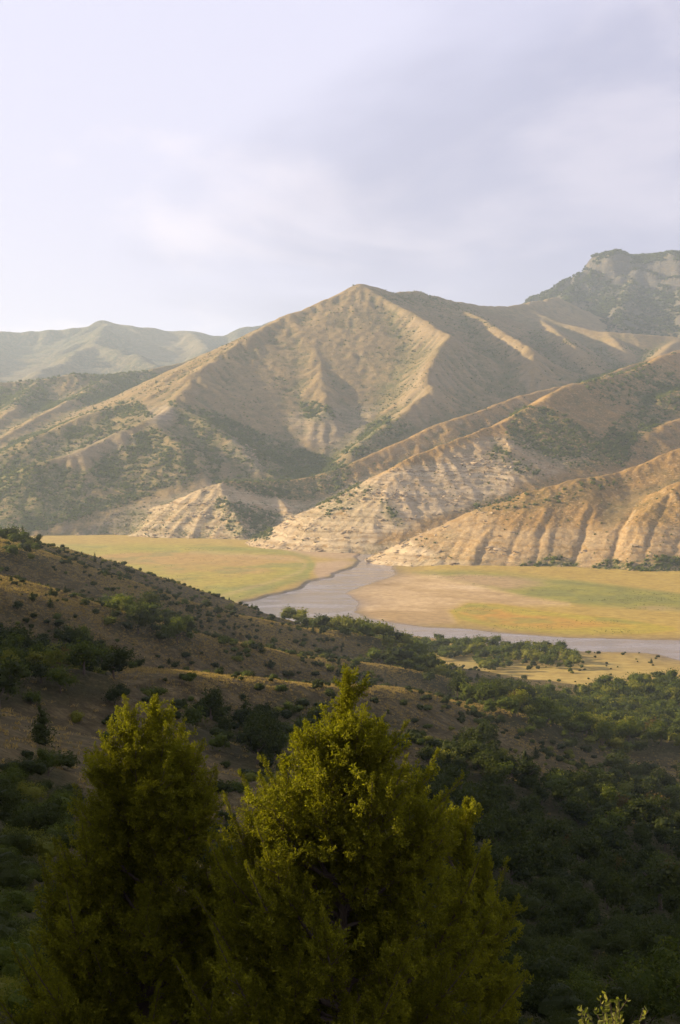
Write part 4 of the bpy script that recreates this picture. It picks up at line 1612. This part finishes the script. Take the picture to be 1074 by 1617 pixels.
def hill_rocks():
    """broken ledges and fallen blocks on the bare rock beds, and debris along the foot of the hills"""
    r = np.random.default_rng(17)
    ms = []
    for k in range(4):
        q = np.random.default_rng(950 + k)
        V = ICO_V * q.uniform(0.75, 1.2, (len(ICO_V), 1)) * np.array([1.5, 1.0, 0.7])
        V = np.round(V * 1.6) / 1.6 * 0.35 + V * 0.65
        me = bpy.data.meshes.new('rock_block')
        me.from_pydata([tuple(v) for v in V], [], ICO_F)
        me.materials.append(M_ROCK)
        ms.append(proto(me))
    ng = scatter_group('rock_scatter', ms)
    n = 200000
    yy = np.sqrt(r.uniform(1760 ** 2, 3300 ** 2, n))
    xx = r.uniform(-0.26, 0.26, n) * yy
    zz = hills_at(xx, yy)
    pu, pv = to_px(xx, yy, zz)
    jit = 5 * fbm(xx, yy, 60, 3, 14)
    d = zone(pu + jit, pv + jit, ROCKS, 8.0)
    bed = sstep(0.15, 0.55, vnoise((zz + 0.04 * xx + 6 * fbm(xx, yy, 90, 3, 5)) / 7.0, xx * 0 + 1.7, 12))
    p = d * (0.04 + 0.6 * bed * sstep(-0.2, 0.3, fbm(xx, yy, 45, 3, 31))) * 0.5
    p = p + 0.10 * sstep(-140, -147, zz) * (zz > -150)
    ok = (r.random(n) < p) & (zz > -150.2)
    xx, yy, zz = xx[ok], yy[ok], zz[ok]
    q = len(xx)
    sz = np.clip(r.lognormal(0.0, 0.5, q) * 1.1, 0.4, 3.6)
    turn = r.normal(0, 0.25, (q, 3))
    turn[:, 2] = r.normal(0.2, 0.7, q)
    o = scatter('scattered_rocks', ng, np.stack([xx, yy, zz], -1), turn, np.stack([sz * 1.5, sz, sz * 0.8], -1), r.integers(0, 4, q))
    tag(o, 'broken pale rock ledges and blocks on the striped hill noses', None, None, 'stuff')
    print('rocks', q)


M_ROCK, _nt, _b = new_mat('pale_rock_blocks')
_g = NT(_nt)
_oi = _g.N.new('ShaderNodeObjectInfo')
_g.put(_b.inputs['Base Color'], _g.mix(_g.remap(_oi.outputs['Random'], 0, 1), (0.20, 0.145, 0.085), (0.40, 0.30, 0.18)))
_b.inputs['Roughness'].default_value = 0.95
hill_rocks()


def grass_tuft(seed):
    r = np.random.default_rng(seed)
    mb = MB()
    for k in range(11):
        a = r.uniform(0, 6.28)
        q = 0.45 * math.sqrt(r.random())
        p = np.array([q * math.cos(a), q * math.sin(a), -0.05])
        h = r.uniform(0.45, 1.0)
        lean = r.normal(size=2) * 0.16
        w = r.uniform(0.035, 0.07)
        b = r.uniform(0, 6.28)
        d = np.array([math.cos(b), math.sin(b), 0]) * w
        m = p + np.array([lean[0] * .4, lean[1] * .4, h * .6])
        mb.add([p - d, p + d, m + d * .8, m - d * .8], [(0, 1, 2, 3)], r.random())
        mb.add([m - d * .8, m + d * .8, p + np.array([lean[0], lean[1], h])], [(0, 1, 2)], r.random())
    return mb.mesh('grass_tuft', M_GRASS, False)


M_GRASS = leaf_material('dry_grass_blades', (0.20, 0.140, 0.056), (0.30, 0.21, 0.085), (0.40, 0.29, 0.125), 0.35, 0.8)
NG_GRASS = scatter_group('dry_grass_scatter', [proto(grass_tuft(800 + k)) for k in range(4)])


def dry_grass():
    """tufts of dry grass on the open parts of the near slope; they catch the low sun along the crests"""
    r = np.random.default_rng(64)
    n = 330000
    yy = np.sqrt(r.uniform(90 ** 2, 860 ** 2, n))
    xx = r.uniform(-0.255, 0.255, n) * yy
    zz = GF.at(xx, yy)
    pu, pv = to_px(xx, yy, zz)
    jit = 9 * fbm(xx, yy, 35, 3, 15)
    d = zone(pu + jit, pv + jit, TREE_ZONES, 8)
    cr = spur_height(xx, yy)
    p = (0.10 + 0.34 * sstep(-0.1, 0.4, fbm(xx, yy, 14, 3, 26)) + 0.8 * sstep(3, 7, cr)) * (1 - 0.9 * d) * np.clip(yy / 420, 0.35, 1) * 0.62
    ok = (r.random(n) < p) & (zz > -147)
    xx, yy, zz = xx[ok], yy[ok], zz[ok]
    vis = seen(xx, yy, zz + 0.5)
    xx, yy, zz = xx[vis], yy[vis], zz[vis]
    q = len(xx)
    h = r.uniform(0.35, 0.8, q)
    w = r.uniform(0.7, 1.6, q)
    turn = np.zeros((q, 3))
    turn[:, 2] = r.uniform(0, 6.28, q)
    o = scatter('dry_grass', NG_GRASS, np.stack([xx, yy, zz], -1), turn, np.stack([w, w, h], -1), r.integers(0, 4, q))
    tag(o, 'tufts of dry golden grass on the open parts of the near slope', None, None, 'stuff')
    print('grass', q)



dry_grass()


def field_weeds():
    """low green weeds on the damp strips of the flats and forest on the cliff-topped mountain"""
    r = np.random.default_rng(91)
    n = 120000
    yy = r.uniform(1080, 2300, n)
    xx = r.uniform(-0.25, 0.25, n) * yy
    zz, d, _ = floor_height(xx, yy)
    pu, pv = to_px(xx, yy, zz)
    w = zone(pu, pv, [(1.0, GREEN_PX), (0.35, PLAIN_PX), (0.9, FIELD_PX)], 4)
    p = w * sstep(-0.05, 0.5, fbm(xx, yy * 1.6, 60, 4, 72)) * 0.22
    ok = (r.random(n) < p) & (d > 6)
    xx, yy, zz = xx[ok], yy[ok], zz[ok]
    q = len(xx)
    sz = r.uniform(0.4, 1.0, q)
    turn = np.zeros((q, 3))
    turn[:, 2] = r.uniform(0, 6.28, q)
    o = scatter('field_weeds', NG_SCRUB, np.stack([xx, yy, zz - 0.1], -1), turn, np.stack([sz, sz, sz * 0.7], -1), r.integers(0, 4, q))
    tag(o, 'low green weeds dotted over the damp strips of the river flats', None, None, 'stuff')
    n = 26000
    yy = r.uniform(5300, 6900, n)
    xx = r.uniform(0.13, 0.252, n) * yy
    zz = FT.at(xx, yy)
    e = 12.0
    sl = np.hypot(FT.at(xx + e, yy) - zz, FT.at(xx, yy + e) - zz) / e
    p = (0.25 + 0.75 * sstep(-0.3, 0.2, fbm(xx, yy, 240, 3, 44))) * (sl < 0.95)
    pu, pv = to_px(xx, yy, zz)
    p = p * (1 - 0.85 * zone(pu, pv, BARE_FAR, 10)) * (pv < 545)
    ok = r.random(n) < p
    xx, yy, zz = xx[ok], yy[ok], zz[ok]
    q = len(xx)
    sz = r.uniform(7, 15, q)
    turn = np.zeros((q, 3))
    turn[:, 2] = r.uniform(0, 6.28, q)
    o = scatter('far_forest', NG_FAR, np.stack([xx, yy, zz - 1], -1), turn, np.stack([sz, sz, sz * 0.9], -1), r.integers(0, 5, q) * 3 + (r.random(q) < 0.4))
    tag(o, 'dark forest covering the sides and flat top of the cliff-topped mountain', None, None, 'stuff')
    print('weeds, forest', q)


field_weeds()

# ------------------------------------------------------------------ near junipers


def spray_mesh(seed):
    """one feathery juniper spray, unit long along +Z, made of scale-leaf tufts on side twigs"""
    r = np.random.default_rng(seed)
    mb = MB()
    bend = r.uniform(-0.25, 0.25, 2)

    def axis(t):
        return np.array([bend[0] * t * t, bend[1] * t * t, t * (1 - 0.08 * t)])
    mb.tube([axis(t) for t in (0, 0.5, 1)], [0.012, 0.008, 0.003], 3, 0.1)
    n = 12
    for k in range(n):
        t = 0.10 + 0.88 * k / (n - 1)
        a = k * 2.4 + r.uniform(-.4, .4)
        ln = (0.36 * (1 - t) + 0.12) * r.uniform(0.7, 1.2)
        d = np.array([math.cos(a) * 0.75, math.sin(a) * 0.75, 0.75 + r.uniform(-.1, .25)])
        d /= np.linalg.norm(d)
        o = axis(t)
        tint = r.random()
        m = max(2, int(ln / 0.10))
        for q in range(m):
            u = (q + 0.6) / m
            c = o + d * ln * u + np.array([0, 0, 0.10 * ln * u * u])
            for w in range(2):
                e = d * 0.8 + r.normal(size=3) * 0.55
                e /= np.linalg.norm(e)
                sd = np.cross(e, r.normal(size=3))
                sd /= np.linalg.norm(sd) + 1e-9
                L = 0.17 * r.uniform(0.7, 1.2)
                W = 0.042
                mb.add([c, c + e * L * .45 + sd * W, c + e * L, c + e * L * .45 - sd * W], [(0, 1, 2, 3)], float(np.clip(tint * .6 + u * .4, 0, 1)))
    return mb.mesh('juniper_spray', M_JUN, False)


NG_SPRAY = scatter_group('juniper_spray_scatter', [proto(spray_mesh(900 + k)) for k in range(4)])


def unit(v):
    return v / (np.linalg.norm(v) + 1e-9)


def juniper(name, base, tips, env, n_limb, seed, label, dens=1.0, group=None):
    """juniper of many upswept limbs; tips = [(dx, dy, height)] of the named spires (first = main leader), env = crown radius by depth under the top"""
    r = np.random.default_rng(seed)
    t = bpy.data.objects.new(name, None)
    COL.objects.link(t)
    t.location = base
    tag(t, label, 'juniper', group)
    top = np.array(tips[0])
    H = top[2]
    wob = r.normal(size=2) * 0.06

    def trunk(z):
        u = z / H
        return np.array([top[0] * u + wob[0] * math.sin(5 * u), top[1] * u + wob[1] * math.sin(5 * u), z])
    mb = MB()
    us = np.linspace(0, 1, 12)
    mb.tube([trunk(u * H) for u in us], [0.10 * (1 - u) ** 0.8 + 0.004 for u in us], 8)
    link('trunk', mb.mesh('trunk', M_BARK), t)
    pts, turn, size = [], [], []
    for k in range(int(190 * dens)):
        d = 0.02 + 2.6 * (k / (190 * dens)) ** 1.3
        p = trunk(H - d)
        a = k * 2.39996
        tp = min(d / 0.9, 1.0)
        dv = unit(np.array([math.cos(a) * (0.25 + 0.6 * tp), math.sin(a) * (0.25 + 0.6 * tp), 0.9]) + r.normal(size=3) * 0.15)
        pts.append(p)
        turn.append(tuple(Vector(dv).to_track_quat('Z', 'Y').to_euler()))
        size.append([(0.10 + 0.16 * tp) * r.uniform(0.8, 1.2)] * 3)
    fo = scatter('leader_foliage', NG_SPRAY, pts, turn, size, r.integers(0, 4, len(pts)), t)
    fo['kind'] = 'stuff'
    ends = [(np.array(p), 1) for p in tips]
    for i in range(n_limb):
        d = 0.5 + (H - 0.9) * ((i + 0.5) / n_limb) ** 0.85           # depth of the limb's tip under the top
        a = i * 2.39996 + r.uniform(-.4, .4)
        rad = env(d) * (r.uniform(0.25, 0.6) if i % 4 == 3 else 0.60 + 0.52 * r.random()) * (1 + 0.16 * math.sin(3 * a + seed) + 0.12 * math.sin(5 * a + 2.2 * d))
        c = trunk(max(H - d, 0.3))
        ends.append((np.array([c[0] + rad * math.cos(a), c[1] + rad * math.sin(a), H - d + r.uniform(-.15, .25)]), 0))
    for end, named in ends:
        c = trunk(np.clip(end[2], 0.2, H * 0.97))
        rad = np.hypot(end[0] - c[0], end[1] - c[1])
        zs = max(0.12, end[2] - rad * r.uniform(0.75, 1.15) - r.uniform(0.25, 0.55) - 0.25 * named)
        start = trunk(min(zs, H * 0.93))
        sw = r.normal(size=2) * 0.10 * rad

        def limb(u):
            e = u ** 0.78
            return np.array([start[0] + (end[0] - start[0]) * e + sw[0] * math.sin(3.14 * u), start[1] + (end[1] - start[1]) * e + sw[1] * math.sin(3.14 * u), start[2] + (end[2] - start[2]) * u ** 1.35])
        L = np.linalg.norm(end - start)
        lm = MB()
        us = np.linspace(0, 1, 8)
        lm.tube([limb(u) for u in us], [(0.007 + 0.011 * L) * (1 - 0.88 * u) for u in us], 5)
        pts, turn, size = [], [], []

        def put(p, dv, sz):
            pts.append(p)
            turn.append(tuple(Vector(unit(dv)).to_track_quat('Z', 'Y').to_euler()))
            size.append([sz] * 3)
        nb = int(6 + 8 * L)
        for b in range(nb):
            u0 = 0.22 + 0.58 * (b + r.random()) / nb
            o = limb(u0)
            fw = unit(limb(u0 + 0.04) - limb(u0 - 0.04))
            ra = b * 2.4 + r.uniform(-.5, .5)
            ex = unit(np.cross(fw, [0.31, 0.52, 0.21]))
            ey = np.cross(fw, ex)
            ln = (0.12 + 0.36 * min(L, 1.6) * (1 - u0)) * r.uniform(0.55, 1.5)
            dv = unit(fw * 0.8 + (ex * math.cos(ra) + ey * math.sin(ra)) * 0.8 + np.array([0, 0, 0.25]))
            lm.tube([o, o + dv * ln * .55, o + dv * ln + np.array([0, 0, 0.06 * ln])], [0.006, 0.004, 0.002], 4)
            m = max(2, int(ln * 14 * dens))
            for k in range(m):
                u = 0.2 + 0.8 * (k + r.random()) / m
                rv = r.normal(size=3)
                put(o + dv * ln * u, dv * 0.9 + rv * 0.42 + np.array([0, 0, 0.35]), r.uniform(0.14, 0.27))
        m = int(L * 17 * dens) + 6                                     # the plume at the limb's end
        for k in range(m):
            u = 0.42 + 0.60 * (k + r.random()) / m
            tp = np.clip((1.02 - u) / 0.5, 0.03, 1)
            fw = unit(limb(min(u, 1.0)) - limb(min(u, 1.0) - 0.06))
            put(limb(min(u, 1.0)), fw + r.normal(size=3) * (0.14 + 0.42 * tp) + np.array([0, 0, 0.3]), (0.09 + 0.15 * tp) * r.uniform(0.8, 1.2))
        lo = link('limb', lm.mesh('limb', M_BARK), t)
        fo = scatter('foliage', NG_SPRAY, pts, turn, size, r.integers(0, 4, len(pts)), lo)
        fo['kind'] = 'stuff'
    return t


def env_main(d):
    return np.interp(d, [0, 0.35, 0.7, 1.1, 1.5, 2.7, 4.4, 5.5, 7.5], [0.02, 0.12, 0.40, 1.0, 1.42, 1.85, 2.1, 2.1, 1.8])


def env_left(d):
    return np.interp(d, [0, 0.3, 0.7, 1.2, 1.8, 2.6, 3.6, 4.6, 7.0], [0.05, 0.38, 0.8, 1.1, 1.4, 1.8, 2.2, 2.4, 2.2])


def ground(x, y):
    return float(GF.at(np.array([x]), np.array([y]))[0])


def near_plants():
    bx, by, _ = P(528, 1600, 18.0)
    bz = ground(bx, by) - 0.1
    tips = [(550, 1064, 18.0), (482, 1145, 17.7), (604, 1138, 18.2), (640, 1146, 17.6), (412, 1200, 17.6), (575, 1120, 17.5), (522, 1165, 18.5), (690, 1190, 18.4), (440, 1240, 18.2), (356, 1262, 17.6), (332, 1330, 17.4), (310, 1415, 17.3), (715, 1290, 18.0), (500, 1195, 17.3), (380, 1225, 18.4), (640, 1200, 17.2)]
    L = []
    for u, v, yy in tips:
        x, y, z = P(u, v, yy)
        L.append((x - bx, y - by, z - bz))
    juniper('juniper', (bx, by, bz), L, env_main, 128, 21, 'tall yellow-green juniper in the middle, its pointed tips caught by the sun')
    bx, by, _ = P(214, 1600, 20.0)
    bz = ground(bx, by) - 0.1
    tips = [(247, 1106, 20.0), (196, 1104, 19.8), (176, 1140, 19.6), (290, 1142, 20.2), (305, 1190, 20.3), (150, 1180, 20.0), (340, 1215, 19.8), (118, 1245, 19.8), (86, 1330, 19.6), (60, 1425, 19.5), (22, 1500, 19.4), (262, 1150, 19.5), (215, 1165, 19.4), (130, 1300, 19.2), (-10, 1570, 19.3)]
    L = []
    for u, v, yy in tips:
        x, y, z = P(u, v, yy)
        L.append((x - bx, y - by, z - bz))
    juniper('juniper', (bx, by, bz), L, env_left, 118, 33, 'olive juniper with several thin tips standing left of the tallest one')
    bx, by, _ = P(705, 1600, 21.5)
    bz = ground(bx, by) - 0.1
    tips = [(735, 1268, 21.5), (700, 1275, 21.8), (668, 1265, 21.3), (775, 1370, 21.2)]
    L = []
    for u, v, yy in tips:
        x, y, z = P(u, v, yy)
        L.append((x - bx, y - by, z - bz))
    juniper('juniper', (bx, by, bz), L, lambda d: np.interp(d, [0, 0.5, 1.2, 2.5, 5], [0.05, 0.35, 0.7, 1.15, 1.5]), 44, 45, 'dark shaded juniper pressed against the right side of the tallest one')


near_plants()


def hand_plants():
    """bushes one can pick out, a leafy shrub at the lower right corner and a pale boulder on the crest"""
    r = np.random.default_rng(5)

    def bush(u, v, Y, h, w, mesh, tone, name, lab, cat, group=None, trunk=False):
        x, y, _ = P(u, v, Y)
        z = ground(x, y) - 0.06 * h
        if trunk:
            o = bpy.data.objects.new(name, None)
            COL.objects.link(o)
            crown = link('crown', mesh, o)
            link('trunk', TRUNK_MESH[0], o)
        else:
            o = crown = link(name, mesh)
        o.location = (x, y, z)
        o.scale = (w, w, h)
        o.rotation_euler = (0, 0, r.uniform(0, 6))
        crown.material_slots[0].link = 'OBJECT'
        crown.material_slots[0].material = M_LEAF[tone]
        tag(o, lab, cat, group)
    bush(428, 1078, 500, 3.4, 3.4, BUSH_MESH[0], 'dark green', 'bush', 'dark ball-shaped bush on the grassy crest, left one of a close pair', 'bush')
    bush(456, 1079, 500, 3.0, 3.6, BUSH_MESH[1], 'dark green', 'bush', 'dark ball-shaped bush on the grassy crest, right one of a close pair', 'bush')
    bush(403, 1070, 520, 3.2, 4.4, BUSH_MESH[2], 'dark green', 'bush', 'wide dark bush on the crest just uphill of the close pair of round bushes', 'bush')
    bush(512, 1040, 640, 4.6, 4.6, BUSH_MESH[3], 'dark green', 'bush', 'dark bush above the tip of the tallest juniper', 'bush')
    bush(66, 1236, 178, 5.0, 5.0, CONE_MESH[0], 'dark green', 'juniper', 'dark conical juniper standing in shade on the bare brown hump', 'juniper', None, True)
    bush(36, 868, 690, 8.0, 5.0, CONE_MESH[1], 'dark green', 'juniper', 'tallest dark conical juniper on the skyline at the left edge', 'juniper', None, True)
    bush(60, 875, 700, 6.0, 5.5, TREE_MESH[1], 'dark green', 'leafy_tree', 'dark round tree on the skyline next to the tallest skyline juniper', 'tree', None, True)
    bush(150, 890, 735, 5.0, 3.4, CONE_MESH[2], 'dark green', 'juniper', 'small pointed juniper alone on the skyline before the plain', 'juniper', None, True)
    bush(203, 905, 750, 3.6, 3.6, BUSH_MESH[4], 'dark green', 'bush', 'small dark bush on the skyline right of the pointed juniper', 'bush')
    bush(646, 1098, 600, 5.0, 4.4, TREE_MESH[3], 'mid green', 'leafy_tree', 'light airy young tree on the spur right of the tallest juniper', 'tree', None, True)
    # boulder
    x, y, _ = P(393, 1108, 420)
    bm = bmesh.new()
    bmesh.ops.create_icosphere(bm, subdivisions=2, radius=1.0)
    for v in bm.verts:
        v.co = Vector((v.co.x * 1.6, v.co.y * 1.1, max(v.co.z, -0.3) * 0.8)) * r.uniform(0.86, 1.12)
    me = bpy.data.meshes.new('boulder')
    bm.to_mesh(me)
    bm.free()
    mt, nt, b = new_mat('pale_stone')
    g = NT(nt)
    g.put(b.inputs['Base Color'], g.mix(g.noise(g.pos(), 2.0, 5), (0.20, 0.17, 0.13), (0.36, 0.31, 0.24)))
    b.inputs['Roughness'].default_value = 0.9
    me.materials.append(mt)
    o = link('boulder', me)
    o.location = (x, y, ground(x, y) + 0.3)
    tag(o, 'single pale boulder lying on the grassy crest below the round bushes', 'boulder')
    # leafy shrub in the lower right corner
    M_SHRUB = leaf_material('shrub_leaves', (0.10, 0.11, 0.02), (0.13, 0.135, 0.025), (0.24, 0.22, 0.05), 0.4, 0.45)
    bx, by, bz = P(972, 1700, 11.0)
    o = bpy.data.objects.new('leafy_shrub', None)
    COL.objects.link(o)
    o.location = (bx, by, bz)
    tag(o, 'leafy shrub with small pale leaves on thin stems in the lower right corner', 'shrub')
    st = MB()
    V, F, T = [], [], []
    for k in range(34):
        tu = r.uniform(905, 1035)
        tv = 1562 + abs(tu - 965) * 0.45 + r.uniform(0, 60)
        tip = np.array(P(tu, tv, 11.0 + r.uniform(-.4, .4))) - np.array((bx, by, bz))
        root = np.array([r.uniform(-.15, .15), r.uniform(-.15, .15), -0.3])
        mid = root * 0.5 + tip * 0.5 + np.array([0, 0, 0.08]) + r.normal(size=3) * 0.04
        path = [root, root * .6 + mid * .4, mid, mid * .5 + tip * .5 + np.array([0, 0, 0.03]), tip]
        st.tube(path, [0.006, 0.005, 0.004, 0.003, 0.0015], 5)
        for q in range(17):
            u = 0.35 + 0.65 * (q + r.random()) / 17
            i = min(int(u * 4), 3)
            p = path[i] + (path[i + 1] - path[i]) * (u * 4 - i)
            d = unit(unit(tip - root) * 0.6 + r.normal(size=3) * 0.75)
            sd = unit(np.cross(d, r.normal(size=3)))
            up = np.cross(sd, d)
            L = r.uniform(0.035, 0.06)
            W = L * 0.26
            n = len(V)
            V += [p, p + d * L * .35 + sd * W + up * W * .5, p + d * L * .75 + sd * W * .8 + up * W * .4, p + d * L, p + d * L * .75 - sd * W * .8 + up * W * .4, p + d * L * .35 - sd * W + up * W * .5, p + d * L * .55]
            F += [(n, n + 1, n + 6), (n + 1, n + 2, n + 6), (n + 2, n + 3, n + 6), (n + 3, n + 4, n + 6), (n + 4, n + 5, n + 6), (n + 5, n, n + 6)]
            T += [r.random()] * 7
    link('stems', st.mesh('stems', M_BARK), o)
    me = bpy.data.meshes.new('foliage')
    me.from_pydata([tuple(v) for v in V], [], F)
    at = me.attributes.new('tint', 'FLOAT', 'POINT')
    at.data.foreach_set('value', np.array(T, np.float32))
    me.materials.append(M_SHRUB)
    f = link('foliage', me, o)
    f['kind'] = 'stuff'


hand_plants()
print('junipers', round(time.time() - T0, 1))
